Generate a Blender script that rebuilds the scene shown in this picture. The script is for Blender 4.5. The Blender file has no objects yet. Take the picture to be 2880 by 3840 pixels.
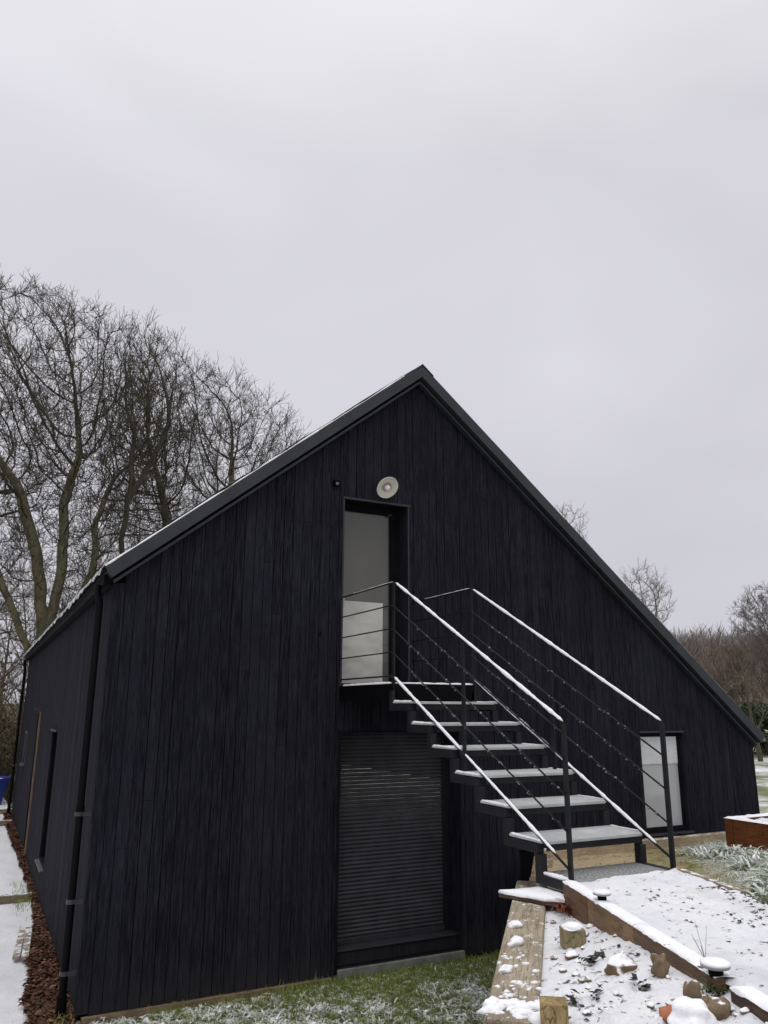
import bpy, math, random
import numpy as np
from mathutils import Vector, Matrix, noise
R = math.radians
rng = random.Random(7)
scene = bpy.context.scene
COL = scene.collection

# ------------------------------------------------------------------ camera
cam = bpy.data.cameras.new('camera'); cam_o = bpy.data.objects.new('camera', cam); COL.objects.link(cam_o)
cr = Vector((0.890786776947985, -0.45440037621536644, 0.004383618363214309))
cu = Vector((-0.1155471809639936, -0.21716306949403524, 0.9692724334361331))
cf = Vector((0.43948579838931656, 0.8639215817093947, 0.24595067324738665))
m = Matrix.Identity(4)
for i in range(3):
    m[i][0], m[i][1], m[i][2] = cr[i], cu[i], -cf[i]
m.translation = Vector((-0.0406, -7.84, -0.0727))
cam_o.matrix_world = m
cam.sensor_fit = 'VERTICAL'; cam.sensor_height = 24; cam.lens = 18.082
cam.clip_start = 0.05; cam.clip_end = 2000
scene.camera = cam_o
# ------------------------------------------------------------------ sky
SUN_EL, SUN_AZ = 55, 215
world = bpy.data.worlds.new('World'); scene.world = world; world.use_nodes = True
nt = world.node_tree; nt.nodes.clear()
def wn(t, **k):
    n = nt.nodes.new(t)
    for a, b in k.items(): setattr(n, a, b)
    return n
out = wn('ShaderNodeOutputWorld'); bg = wn('ShaderNodeBackground'); bg.inputs[1].default_value = 0.1
sky = wn('ShaderNodeTexSky', sky_type='NISHITA', sun_disc=False)
sky.sun_elevation = R(SUN_EL); sky.sun_rotation = R(SUN_AZ)
tc = wn('ShaderNodeTexCoord'); sep = wn('ShaderNodeSeparateXYZ'); nt.links.new(tc.outputs['Generated'], sep.inputs[0])
ramp = wn('ShaderNodeValToRGB'); nt.links.new(sep.outputs['Z'], ramp.inputs[0])   # overcast: brighter towards the zenith
e = ramp.color_ramp.elements
SK = 7.0
def sc(c, k): return (c[0]*k, c[1]*k, c[2]*k, 1)
e[0].position = 0.0; e[0].color = sc((.905, .893, .985), .091)
e[1].position = 1.0; e[1].color = sc((.97, .97, 1.0), .32)
x = e.new(.25); x.color = sc((.93, .918, 1.005), .095)
x = e.new(.62); x.color = sc((.945, .933, 1.005), .102)
x = e.new(.76); x.color = sc((.96, .955, 1.0), .118)
mp = wn('ShaderNodeMapping'); mp.inputs['Scale'].default_value = (1.0, 1.0, 2.2); nt.links.new(tc.outputs['Generated'], mp.inputs[0])
ns = wn('ShaderNodeTexNoise'); ns.inputs['Scale'].default_value = 2.1; ns.inputs['Detail'].default_value = 3; ns.inputs['Roughness'].default_value = .42
ns.inputs['Distortion'].default_value = .5
nt.links.new(mp.outputs[0], ns.inputs[0])
mr = wn('ShaderNodeMapRange'); mr.inputs[1].default_value = .3; mr.inputs[2].default_value = .72; mr.inputs[3].default_value = .95*SK*10/7; mr.inputs[4].default_value = 1.09*SK*10/7
nt.links.new(ns.outputs[0], mr.inputs[0])
vm = wn('ShaderNodeVectorMath', operation='SCALE'); nt.links.new(ramp.outputs[0], vm.inputs[0]); nt.links.new(mr.outputs[0], vm.inputs['Scale'])
v10 = wn('ShaderNodeVectorMath', operation='SCALE'); v10.inputs['Scale'].default_value = 7.45; nt.links.new(vm.outputs[0], v10.inputs[0])
mx = wn('ShaderNodeMix', data_type='RGBA'); mx.inputs[0].default_value = .97
nt.links.new(sky.outputs[0], mx.inputs[6]); nt.links.new(v10.outputs[0], mx.inputs[7])
nt.links.new(mx.outputs[2], bg.inputs[0]); nt.links.new(bg.outputs[0], out.inputs[0])
# ------------------------------------------------------------------ sun (overcast: weak and very soft)
sl = bpy.data.lights.new('sun', 'SUN'); sl.energy = 0.55; sl.angle = R(25); sl.color = (1, .97, .93)
so = bpy.data.objects.new('sun', sl); COL.objects.link(so)
az = R(SUN_AZ); d = Vector((math.sin(az)*math.cos(R(SUN_EL)), math.cos(az)*math.cos(R(SUN_EL)), math.sin(R(SUN_EL))))
so.rotation_euler = d.to_track_quat('Z', 'Y').to_euler()
scene.view_settings.view_transform = 'Standard'; scene.view_settings.look = 'None'
scene.view_settings.exposure = 0.0; scene.view_settings.gamma = 1.0
scene.cycles.max_bounces = 6; scene.cycles.diffuse_bounces = 3; scene.cycles.glossy_bounces = 3; scene.cycles.transparent_max_bounces = 8

# ================================================================== helpers
class MB:
    """collects shapes (world coordinates) for ONE mesh object"""
    def __init__(s): s.v = []; s.f = []
    def add(s, vs, fs):
        b = len(s.v); s.v.extend([tuple(p) for p in vs]); s.f.extend([tuple(b+i for i in f) for f in fs]); return s
    def box(s, x0, x1, y0, y1, z0, z1):
        if x0 > x1: x0, x1 = x1, x0
        if y0 > y1: y0, y1 = y1, y0
        return s.add([(x0,y0,z0),(x1,y0,z0),(x1,y1,z0),(x0,y1,z0),(x0,y0,z1),(x1,y0,z1),(x1,y1,z1),(x0,y1,z1)],
                     [(0,3,2,1),(4,5,6,7),(0,1,5,4),(1,2,6,5),(2,3,7,6),(3,0,4,7)])
    def prism(s, poly, a, b, axis='y'):
        """polygon extruded: axis y -> poly in (x,z); axis x -> poly in (y,z); axis z -> poly in (x,y)"""
        def mk(p, t):
            return {'y': (p[0], t, p[1]), 'x': (t, p[0], p[1]), 'z': (p[0], p[1], t)}[axis]
        n = len(poly); vs = [mk(p, a) for p in poly] + [mk(p, b) for p in poly]
        fs = [tuple(range(n)), tuple(range(2*n-1, n-1, -1))] + [(i, i+n, (i+1) % n+n, (i+1) % n) for i in range(n)]
        return s.add(vs, fs)
    def bar(s, a, b, w, h, up=(0,0,1)):
        """rectangular bar from a to b, w across, h along up"""
        a = Vector(a); b = Vector(b); t = (b-a).normalized(); u = Vector(up)
        sd = t.cross(u).normalized(); u = sd.cross(t).normalized()
        vs = []
        for p in (a, b):
            for i, j in ((-1,-1),(1,-1),(1,1),(-1,1)): vs.append(p + sd*(i*w/2) + u*(j*h/2))
        return s.add(vs, [(3,2,1,0),(4,5,6,7),(0,1,5,4),(1,2,6,5),(2,3,7,6),(3,0,4,7)])
    def tube(s, pts, rad, k=8, caps=True):
        pts = [Vector(p) for p in pts]; n = len(pts)
        rad = rad if isinstance(rad, (list, tuple)) else [rad]*n
        t0 = (pts[1]-pts[0]).normalized(); ref = Vector((0,0,1)) if abs(t0.z) < .9 else Vector((1,0,0))
        vs = []
        for i, p in enumerate(pts):
            t = (pts[min(i+1, n-1)]-pts[max(i-1, 0)]).normalized()
            a = t.cross(ref)
            if a.length < 1e-4: a = t.cross(Vector((.3,.9,.1)))
            a.normalize(); b = t.cross(a)
            for j in range(k):
                q = 2*math.pi*j/k; vs.append(p + a*(rad[i]*math.cos(q)) + b*(rad[i]*math.sin(q)))
        fs = [(i*k+j, i*k+(j+1) % k, (i+1)*k+(j+1) % k, (i+1)*k+j) for i in range(n-1) for j in range(k)]
        if caps: fs += [tuple(range(k-1, -1, -1)), tuple((n-1)*k+j for j in range(k))]
        return s.add(vs, fs)
    def lathe(s, prof, c, axis=(0,0,1), k=32):
        ax = Vector(axis).normalized(); ref = Vector((1,0,0)) if abs(ax.x) < .9 else Vector((0,0,1))
        a = ax.cross(ref).normalized(); b = ax.cross(a); c = Vector(c); vs = []
        for r_, h in prof:
            for j in range(k):
                q = 2*math.pi*j/k; vs.append(c + ax*h + a*(r_*math.cos(q)) + b*(r_*math.sin(q)))
        fs = [(i*k+j, i*k+(j+1) % k, (i+1)*k+(j+1) % k, (i+1)*k+j) for i in range(len(prof)-1) for j in range(k)]
        return s.add(vs, fs)
    def blob(s, c, r, seed=0, sub=2, rough=.25, freq=1.4, flat=None):
        import bmesh
        bm = bmesh.new(); bmesh.ops.create_icosphere(bm, subdivisions=sub, radius=1)
        vs = []
        for v in bm.verts:
            n_ = v.co.normalized(); k = 1 + rough*noise.noise(n_*freq + Vector((seed*7.1, seed*3.3, 0)))*1.6
            p = Vector((n_.x*r[0]*k, n_.y*r[1]*k, n_.z*r[2]*k))
            if flat is not None and p.z < flat: p.z = flat
            vs.append(p + Vector(c))
        fs = [tuple(v.index for v in f.verts) for f in bm.faces]; bm.free()
        return s.add(vs, fs)
    def build(s, name, mat, parent=None, origin=(0,0,0), smooth=False):
        me = bpy.data.meshes.new(name); o3 = origin
        me.from_pydata([(p[0]-o3[0], p[1]-o3[1], p[2]-o3[2]) for p in s.v], [], s.f); me.update()
        if mat: me.materials.append(mat)
        if smooth: me.polygons.foreach_set('use_smooth', [True]*len(me.polygons))
        o = bpy.data.objects.new(name, me); COL.objects.link(o)
        if parent: o.parent = parent
        else: o.location = o3
        return o
def fix_normals(o):
    import bmesh
    bm = bmesh.new(); bm.from_mesh(o.data); bmesh.ops.recalc_face_normals(bm, faces=bm.faces); bm.to_mesh(o.data); bm.free()
def tag(o, label=None, cat=None, group=None, kind=None):
    if label: o['label'] = label
    if cat: o['category'] = cat
    if group: o['group'] = group
    if kind: o['kind'] = kind
    return o
class Thing:
    def __init__(s, name, loc, label, cat, group=None):
        s.loc = loc; s.o = bpy.data.objects.new(name, None); COL.objects.link(s.o); s.o.location = loc
        s.o.empty_display_size = .2; tag(s.o, label, cat, group)
    def part(s, name, mb, mat, parent=None, smooth=False, label=None, fix=True, bevel=0):
        o = mb.build(name, mat, parent or s.o, s.loc, smooth)
        if fix: fix_normals(o)
        if bevel:
            b = o.modifiers.new('bevel', 'BEVEL'); b.width = bevel; b.segments = 2; b.limit_method = 'ANGLE'
        if label: o['label'] = label
        return o
def copy_thing(o, loc, rz=0, label=None, scale=None):
    c = o.copy(); COL.objects.link(c); c.location = loc; c.rotation_euler = (0, 0, rz)
    if scale: c.scale = (scale,)*3
    if label: c['label'] = label
    for ch in list(o.children):
        k = ch.copy(); COL.objects.link(k); k.parent = c
        for g in list(ch.children):
            q = g.copy(); COL.objects.link(q); q.parent = k
    return c
def fbm(x, y, s, o=4, off=0):
    return noise.fractal(Vector((x*s+off, y*s-off, off*.37)), 1.0, 2.0, o)
# ------------------------------------------------------------------ materials
class M:
    def __init__(s, name):
        s.m = bpy.data.materials.new(name); s.m.use_nodes = True; s.t = s.m.node_tree
        s.p = s.t.nodes['Principled BSDF']; s.tc = s.n('ShaderNodeTexCoord')
    def n(s, t, **k):
        n = s.t.nodes.new(t)
        for a, b in k.items(): setattr(n, a, b)
        return n
    def l(s, a, b): s.t.links.new(a, b)
    rot = 0
    def coord(s, scale=(1,1,1)):
        g = s.n('ShaderNodeNewGeometry'); mp = s.n('ShaderNodeMapping'); mp.inputs['Scale'].default_value = scale; src = g.outputs['Position']
        if s.rot:
            m0 = s.n('ShaderNodeMapping'); m0.inputs['Rotation'].default_value = (0, 0, -s.rot); s.l(src, m0.inputs[0]); src = m0.outputs[0]
        s.l(src, mp.inputs[0]); return mp.outputs[0]
    def noise(s, scale, detail=4, rough=.55, vec=(1,1,1), dist=0):
        n = s.n('ShaderNodeTexNoise'); n.inputs['Scale'].default_value = scale; n.inputs['Detail'].default_value = detail
        n.inputs['Roughness'].default_value = rough; n.inputs['Distortion'].default_value = dist
        s.l(s.coord(vec), n.inputs[0]); return n.outputs[0]
    def ramp(s, fac, stops):
        r = s.n('ShaderNodeValToRGB'); s.l(fac, r.inputs[0]); e = r.color_ramp.elements
        while len(e) < len(stops): e.new(.5)
        for el, (p, c) in zip(e, stops):
            el.position = p; el.color = (*c, 1) if len(c) == 3 else c
        return r.outputs[0]
    def mix(s, f, a, b, mode='MIX'):
        n = s.n('ShaderNodeMix', data_type='RGBA', blend_type=mode)
        for i, q in ((0, f), (6, a), (7, b)):
            if hasattr(q, 'links') or hasattr(q, 'is_linked'): s.l(q, n.inputs[i])
            else: n.inputs[i].default_value = q if i == 0 else ((*q, 1) if len(q) == 3 else q)
        return n.outputs[2]
    def rng(s, f, a, b, c=0, d=1):
        n = s.n('ShaderNodeMapRange'); s.l(f, n.inputs[0])
        for i, q in zip((1,2,3,4), (a,b,c,d)): n.inputs[i].default_value = q
        return n.outputs[0]
    def math(s, op, a, b):
        n = s.n('ShaderNodeMath', operation=op)
        for i, q in ((0,a),(1,b)):
            if hasattr(q, 'is_linked'): s.l(q, n.inputs[i])
            else: n.inputs[i].default_value = q
        return n.outputs[0]
    def island(s): return s.n('ShaderNodeNewGeometry').outputs['Random Per Island']
    def color(s, c):
        if hasattr(c, 'is_linked'): s.l(c, s.p.inputs['Base Color'])
        else: s.p.inputs['Base Color'].default_value = (*c, 1)
        return s
    def set(s, rough=.6, spec=.3, metal=0):
        if hasattr(rough, 'is_linked'): s.l(rough, s.p.inputs['Roughness'])
        else: s.p.inputs['Roughness'].default_value = rough
        s.p.inputs['Specular IOR Level'].default_value = spec; s.p.inputs['Metallic'].default_value = metal; return s
    def bump(s, h, strength=.3, dist=.01):
        b = s.n('ShaderNodeBump'); b.inputs['Strength'].default_value = strength; b.inputs['Distance'].default_value = dist
        s.l(h, b.inputs['Height']); s.l(b.outputs[0], s.p.inputs['Normal']); return s
    def upmask(s, lo=.45, hi=.75):
        g = s.n('ShaderNodeNewGeometry'); x = s.n('ShaderNodeSeparateXYZ'); s.l(g.outputs['Normal'], x.inputs[0])
        return s.rng(x.outputs['Z'], lo, hi)

SNOW = (.86, .87, .89)
def mat_cladding():
    a = M('black_stained_boards'); r = a.island()
    tone = a.ramp(r, [(0, (.0074,.0074,.0126)), (.5, (.0113,.0113,.0182)), (1, (.0176,.0176,.0260))])
    grain = a.noise(9, 6, .65, (6, 6, .35))
    c = a.mix(a.rng(grain, .44, .66), tone, (.0318,.0318,.0420)); 
    fine = a.noise(40, 3, .6, (4, 4, .25)); c = a.mix(a.rng(fine, .55, .66, 0, .8), c, (.0035,.0035,.005))
    big = a.noise(.9, 3, .5); c = a.mix(a.rng(big, .35, .75, 0, .5), c, (.0085,.0083,.0135), 'MIX')
    scr = a.noise(3.2, 5, .7, (7, 7, .5)); c = a.mix(a.rng(scr, .745, .80, 0, .8), c, (.085,.085,.09))
    knot = a.noise(5.5, 2, .4, (2.2, 2.2, 1.2)); c = a.mix(a.rng(knot, .72, .76, 0, .8), c, (.004,.004,.006))
    st = a.noise(16, 4, .6, (5, 5, .12)); c = a.mix(a.rng(st, .57, .68, 0, .55), c, (.032,.032,.043))
    g_ = a.n('ShaderNodeNewGeometry'); zz = a.n('ShaderNodeSeparateXYZ'); a.l(g_.outputs['Position'], zz.inputs[0]); spl = a.math('ADD', zz.outputs['Z'], a.math('MULTIPLY', a.noise(5, 5, .65, (1,1,.5)), -.55)); c = a.mix(a.rng(spl, -2.95, -2.62, .6, 0), c, (.036,.033,.032))
    a.color(c).set(a.rng(grain, .3, .7, .7, .95), .05); a.bump(grain, .5, .006); return a.m
def mat_plain(name, c, rough=.6, spec=.3, var=.25, scale=8, metal=0, bump=.0):
    a = M(name); n = a.noise(scale, 5, .6)
    d = tuple(x*(1-var) for x in c); u = tuple(min(1, x*(1+var)) for x in c)
    a.color(a.ramp(n, [(.3, d), (.7, u)])).set(rough, spec, metal)
    if bump: a.bump(n, bump, .01)
    return a.m
def mat_wood(name, c1, c2, vec, snow=0.0, scale=6, wet=.6, rot=0):
    a = M(name); a.rot = rot; g = a.noise(scale, 6, .65, vec)
    c = a.ramp(g, [(.28, c1), (.72, c2)])
    fine = a.noise(scale*3.2, 4, .6, vec); c = a.mix(a.rng(fine, .5, .72, 0, .6), c, tuple(x*.5 for x in c1))
    c = a.mix(a.rng(a.noise(2.3, 5, .6), .42, .72, 0, .6), c, tuple(x*.42 for x in c1))
    ck = a.noise(scale*.8, 3, .5, vec); crack = a.rng(a.math('ABSOLUTE', a.math('SUBTRACT', ck, .52), 0), .0, .012, .85, 0); c = a.mix(crack, c, tuple(x*.22 for x in c1))
    kn = a.noise(7, 2, .4, tuple(min(2.4, x) for x in vec)); c = a.mix(a.rng(kn, .71, .76, 0, .8), c, tuple(x*.3 for x in c1))
    if snow:
        mk = a.math('MULTIPLY', a.upmask(.5, .8), a.rng(a.noise(14, 5, .7), .62-snow*.4, .70-snow*.4)); c = a.mix(mk, c, SNOW)
    a.color(c).set(wet, .25); a.bump(a.math('SUBTRACT', fine, crack), .6, .008); return a.m
def mat_snow(name, under, thr=(.30, .36), scale=11, under2=None, big=None, bump=.7):
    """snow lying on ground, with what lies under it showing where the cover is thin"""
    a = M(name); n = a.noise(scale, 6, .68, dist=.4)
    u = a.mix(a.rng(a.noise(23, 4, .6), .35, .65), under, under2 or tuple(x*.5 for x in under))
    f = a.rng(n, *thr)
    if big: f = a.math('MULTIPLY', f, a.rng(a.noise(big[0], 3, .5), big[1], big[2], big[3], 1))
    tint = a.mix(a.rng(a.noise(3.1, 3, .5), .3, .7), (.80,.81,.84), (.89,.89,.90))
    a.color(a.mix(f, u, tint)).set(.75, .15); a.bump(a.noise(30, 6, .75), bump, .03); return a.m
def mat_blade(name, stops, rough=.6, tip=None):
    a = M(name); c = a.ramp(a.island(), stops); 
    c = a.mix(a.rng(a.noise(6, 3), .3, .7, 0, .45), c, stops[0][1]); a.color(c).set(rough, .25); return a.m
MAT = {}
MAT['clad'] = mat_cladding()
MAT['core'] = mat_plain('dark_membrane', (.004,.004,.0055), .9, .1)
MAT['trim'] = mat_plain('black_painted_trim', (.0075,.0075,.0115), .75, .06, .3)
MAT['metal_grey'] = mat_plain('grey_roof_flashing', (.030,.032,.039), .45, .35, .2, 5)
MAT['roof'] = mat_plain('dark_corrugated_sheet', (.03,.032,.034), .7, .2, .3)
MAT['steel'] = mat_plain('black_powder_coated_steel', (.0125,.0125,.016), .5, .25, .3, 15)
MAT['pipe'] = mat_plain('black_plastic_pipe', (.0025,.0025,.004), .65, .08, .2)
MAT['clip'] = mat_plain('grey_pipe_clip', (.035,.035,.04), .4, .4)
MAT['shutter'] = mat_plain('charcoal_shutter_slat', (.050,.050,.058), .6, .15, .25, 4)
MAT['snow'] = mat_plain('settled_snow', (.86,.86,.88), .85, .1, .05, 34, 0, .7)
MAT['frost_snow'] = mat_snow('grey_icy_snow', (.10,.115,.11), (.40,.60), 18)

# ================================================================== the barn
XL, XR, XA, ZA = 1.003, 9.873, 4.408, 4.067
TP = math.tan(0.68081); CP, SP = math.cos(.68081), math.sin(.68081)
YV = -.133; LEN = 14.42; ZB = -2.70
def roofz(x): return ZA - TP*abs(x-XA)
barn = Thing('barn', (5.4, 7, -2.7), 'black timber clad barn with a steep asymmetric gable, outdoor stair and roller shutter', 'barn')
DOOR = (3.442, 4.262, .129, 2.259); SHUT = (3.443, 4.937, -2.60, -.339); WIN = (7.726, 8.477, -1.615, -.381)
OPEN = [DOOR, SHUT, WIN]
def ground_at_gable(x):       # foot of the cladding
    return -2.665 if x < 5.75 else -1.66
def strips(x0, x1, openings, zlo, zhi):
    """vertical pieces of the strip [x0,x1] left over by the openings"""
    cuts = sorted({x0, x1, *[c for o in openings for c in o[:2] if x0 < c < x1]}); res = []
    for a, b in zip(cuts, cuts[1:]):
        mid = (a+b)/2; z = zlo; segs = []
        for o in sorted([o for o in openings if o[0] <= mid <= o[1]], key=lambda q: q[2]):
            if o[2] > z: segs.append((z, o[2]))
            z = o[3]
        segs.append((z, None))
        for s0, s1 in segs: res.append((a, b, s0, s1))
    return res
def wall_boards(mb, a0, a1, openings, zlo, top, put, width=.107, gap=.0065, seed=1):
    r = random.Random(seed); x = a0
    while x < a1 - .01:
        w = width*r.uniform(.97, 1.03); x1 = min(x+w, a1); dep = r.uniform(-.002, .002)
        for a, b, s0, s1 in strips(x, x1-gap*r.choice((.7,.9,1.0,1.15)), openings, zlo((x+x1)/2), None):
            t0 = s1 if s1 is not None else top(a); t1 = s1 if s1 is not None else top(b)
            if b-a < .004: continue
            put(mb, a, b, s0, t0, t1, dep)
        x = x1
JR = random.Random(99)
def put_gable(mb, a, b, z0, t0, t1, dep):
    if min(t0, t1)-z0 > 2.4 and JR.random() < .55:
        zj = JR.uniform(z0+.7, min(t0, t1)-.7); mb.prism([(a, z0), (b, z0), (b, zj-.0015), (a, zj-.0015)], dep, .022); z0 = zj+.0015
    mb.prism([(a, z0), (b, z0), (b, t1), (a, t0)], dep, .022)
g = MB(); wall_boards(g, XL+.11, XR-.005, OPEN, ground_at_gable, lambda x: roofz(x)-.205, put_gable, seed=3)
barn.part('gable_wall', g, MAT['clad'])
g = MB()                                                                   # the wall behind the boards
for a, b, s0, s1 in strips(XL+.03, XR-.03, OPEN + [(XA, XA, 9, 9)], -2.72, None):
    ra = roofz(a)-.2; rb = roofz(b)-.2
    if s1 is None: g.prism([(a, s0), (b, s0), (b, rb), (XA, ZA-.2), (a, ra)] if a < XA < b else [(a, s0), (b, s0), (b, rb), (a, ra)], .026, .34)
    else: g.prism([(a, s0), (b, s0), (b, s1), (a, s1)], .026, .34)
barn.part('wall_core', g, MAT['core'])
# side wall facing the snowy path (x = XL), boards along y
SIDE_OPEN = [(4.35, 5.25, -2.20, -.43), (8.06, 8.95, -2.60, -.20), (11.5, 12.05, -1.30, -.66)]
def put_side(mb, a, b, z0, t0, t1, dep):
    mb.prism([(a, z0), (b, z0), (b, t1), (a, t0)], XL+dep, XL+.022, 'x')
ZEL = roofz(XL) - .16
g = MB(); wall_boards(g, .015, LEN, SIDE_OPEN, lambda y: -2.66, lambda y: ZEL, put_side, seed=5)
barn.part('side_wall', g, MAT['clad'])
g = MB()
for a, b, s0, s1 in strips(.345, LEN, SIDE_OPEN, -2.72, None):
    s1 = ZEL if s1 is None else s1
    g.prism([(a, s0), (b, s0), (b, s1), (a, s1)], XL+.026, XL+.30, 'x')
barn.part('wall_core', g, MAT['core'])
ZER = roofz(XR) - .16
g = MB(); wall_boards(g, .015, LEN, [], lambda y: -1.7, lambda y: ZER,
    lambda mb, a, b, z0, t0, t1, dep: mb.prism([(a, z0), (b, z0), (b, t1), (a, t0)], XR-.022, XR+dep, 'x'), seed=8)
barn.part('side_wall', g, MAT['clad'])
g = MB(); g.prism([(XL+.03, -2.7), (XR-.03, -2.7), (XR-.03, ZER), (XA, ZA-.25), (XL+.03, ZEL)], LEN-.1, LEN)
barn.part('rear_wall', g, MAT['clad'])
g = MB(); g.box(XL-.004, XL+.105, -.006, .02, -2.64, roofz(XL)-.21); g.box(XL-.006, XL+.0, .0, .045, -2.64, ZEL-.02)
barn.part('corner_board', g, MAT['clad'], bevel=.003)
# timber sole plate and plinth under the boards
a_ = mat_wood('weathered_softwood', (.13,.09,.055), (.30,.225,.14), (1, 6, 8))
g = MB(); g.box(XL+.05, SHUT[0]-.06, -.045, .02, -2.74, -2.66); barn.part('sole_plate', g, a_, bevel=.004)
g = MB(); g.box(5.95, XR, -.11, .02, -1.85, -1.668); barn.part('plinth_board', g, mat_wood('pale_plinth_timber', (.30,.23,.14), (.55,.45,.31), (1,6,8), .25), bevel=.004)
g = MB(); g.box(SHUT[0]+.0, SHUT[1]-.0, -.03, .36, -2.76, -2.606); barn.part('concrete_sill', g, mat_plain('damp_concrete', (.17,.18,.155), .8, .2, .3, 6, 0, .3), bevel=.006)

# ---- roof
def slope_poly(side, o0, o1, over_end=0):
    """(x,z) quad following one roof slope between perpendicular offsets o0 (upper) and o1 (lower)"""
    s = -1 if side == 'l' else 1
    xe = XL-.11 if side == 'l' else XR+.10
    E = (xe, roofz(xe)); n = (-s*SP, -CP)         # perpendicular, into the roof
    v0 = o0/CP; v1 = o1/CP                        # vertical drop at the apex
    return [(E[0]+n[0]*o0, E[1]+n[1]*o0), (XA, ZA-v0), (XA, ZA-v1), (E[0]+n[0]*o1, E[1]+n[1]*o1)]
roof = None
for side in 'lr':
    g = MB(); g.prism(slope_poly(side, .03, .115), YV+.035, LEN+.13)
    r_ = barn.part('roof_slope', g, MAT['roof'])
    # corrugated covering over the slab
    g = MB(); s = -1 if side == 'l' else 1; xe = (XL-.14) if side == 'l' else (XR+.13)
    ys = np.arange(YV+.05, LEN+.13, .0183); rows = 3; vs = []; fs = []
    for i in range(rows):
        t = i/(rows-1); x_ = xe+(XA-xe)*t
        for y in ys: vs.append((x_, y, roofz(x_)+.004+.022*math.sin(y*2*math.pi/.146)))
    for i in range(rows): 
        t = i/(rows-1); x_ = xe+(XA-xe)*t
        for y in ys: vs.append((x_-s*.004, y, roofz(x_)-.006+.022*math.sin(y*2*math.pi/.146)))
    n_ = len(ys); B = rows*n_
    for i in range(rows-1):
        for j in range(n_-1):
            q = (i*n_+j, i*n_+j+1, (i+1)*n_+j+1, (i+1)*n_+j); fs.append(q); fs.append(tuple(B+k for k in q[::-1]))
    for j in range(n_-1): fs.append((j+1, j, B+j, B+j+1))
    g.add(vs, fs); barn.part('corrugated_sheet', g, MAT['roof'], r_, fix=False)
    # snow lying on the slope
    g = MB(); vs = []; fs = []
    ys = np.arange(YV+.03, LEN+.12, .045); n_ = len(ys); rows = 14
    for i in range(rows):
        t = (i/(rows-1))**1.6; x_ = xe - s*0.0 + (XA-s*0-xe)*t*.985
        for j, y in enumerate(ys):
            h = .034 + .03*fbm(y, t*6, 3.1, 3, 2) + .012*math.sin(y*2*math.pi/.146)
            if i == 0: h = .018+.02*max(0, fbm(y, 0, 2.2, 3, 5)+.2)
            if i == 1: h += .012 + .02*max(0, fbm(y, 0, 5, 2, 9))
            vs.append((x_, y, roofz(x_)+max(.008, h)))
    for j, y in enumerate(ys):                        # lip hanging over the eave
        vs.append((xe+s*(.012+.008*fbm(y, 0, 9, 2, 4)), y, roofz(xe)-.02-.05*max(0, .2+fbm(y, 0, 4, 3, 7))))
    for i in range(rows-1):
        for j in range(n_-1): fs.append((i*n_+j, i*n_+j+1, (i+1)*n_+j+1, (i+1)*n_+j))
    L0 = rows*n_
    for j in range(n_-1): fs.append((L0+j, L0+j+1, j+1, j))
    g.add(vs, fs); barn.part('roof_snow', g, MAT['frost_snow'] if side == 'l' else MAT['snow'], r_, smooth=True)
    # verge flashing on the gable and the dark batten under it
    g = MB(); g.prism(slope_poly(side, -.012, .116), YV-.002, YV+.03)
    vb = barn.part('verge_flashing', g, MAT['metal_grey'], r_, bevel=.004)
    g = MB(); g.prism(slope_poly(side, .138, .168), YV+.055, -.004); barn.part('barge_batten', g, MAT['metal_grey'], r_, bevel=.003)
    g = MB(); g.prism(slope_poly(side, .1165, .137), YV+.085, -.004); barn.part('soffit', g, MAT['core'], r_)
g = MB()
for s in (-1, 1):
    poly = [(XA, ZA+.022), (XA+s*.20*CP, ZA+.022-.20*SP), (XA+s*.20*CP, ZA+.010-.20*SP), (XA, ZA+.008)]
    g.prism(poly, YV-.012, LEN+.14)
barn.part('ridge_cap', g, MAT['metal_grey'])
g = MB(); xe = XL-.11                                              # snow along the top of the left verge
pts = []; rad = []
for i in range(90):
    t = i/89*.93; x_ = xe+(XA-xe)*t; pts.append((x_, YV+.012, roofz(x_)+.016)); rad.append(max(.004, .013+.012*fbm(x_, 1, 4, 3, 1)))
g.tube(pts, rad, 6); barn.part('verge_snow', g, MAT['snow'], smooth=True)
g = MB(); xe = XR+.1; pts = []; rad = []
for i in range(90):
    t = .05+i/89*.85; x_ = xe+(XA-xe)*t; pts.append((x_, YV+.02, roofz(x_)+.012)); rad.append(max(.002, .006+.012*fbm(x_, 3, 2, 3, 6)))
g.tube(pts, rad, 6); barn.part('verge_snow', g, MAT['snow'], smooth=True)

# ---- upper door
MAT['pane_dark'] = None
def mat_pane(name, c, c2, sc_=(1.5, 1.5, .7)):
    a = M(name); n = a.noise(1.6, 3, .5, sc_); a.color(a.ramp(n, [(.3, c), (.7, c2)])).set(.12, .5)
    a.p.inputs['Coat Weight'].default_value = .4; a.p.inputs['Coat Roughness'].default_value = .03; return a.m
YD = .25
d0, d1, dz0, dz1 = DOOR
g = MB(); g.box(d0, d0+.05, YD-.04, YD+.05, dz0+.02, dz1); g.box(d1-.115, d1, YD-.04, YD+.05, dz0+.02, dz1)
g.box(d0+.05, d1-.115, YD-.04, YD+.05, dz1-.075, dz1); g.box(d0+.05, d1-.115, YD-.04, YD+.05, dz0+.02, dz0+.06)
door = barn.part('door', g, MAT['trim'], bevel=.004)
g = MB(); g.box(d0+.05, d1-.115, YD, YD+.02, dz0+.06, dz1-.075)
barn.part('glass_pane', g, mat_pane('door_glass', (.085,.083,.068), (.11,.105,.088)), door)
g = MB(); n_ = 14; vs = []; fs = []                              # crumpled protective film on the lower glass
x0, x1, z0, z1 = d0+.052, d1-.20, dz0+.062, dz0+.99
nx, nz = 26, 40
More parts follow.
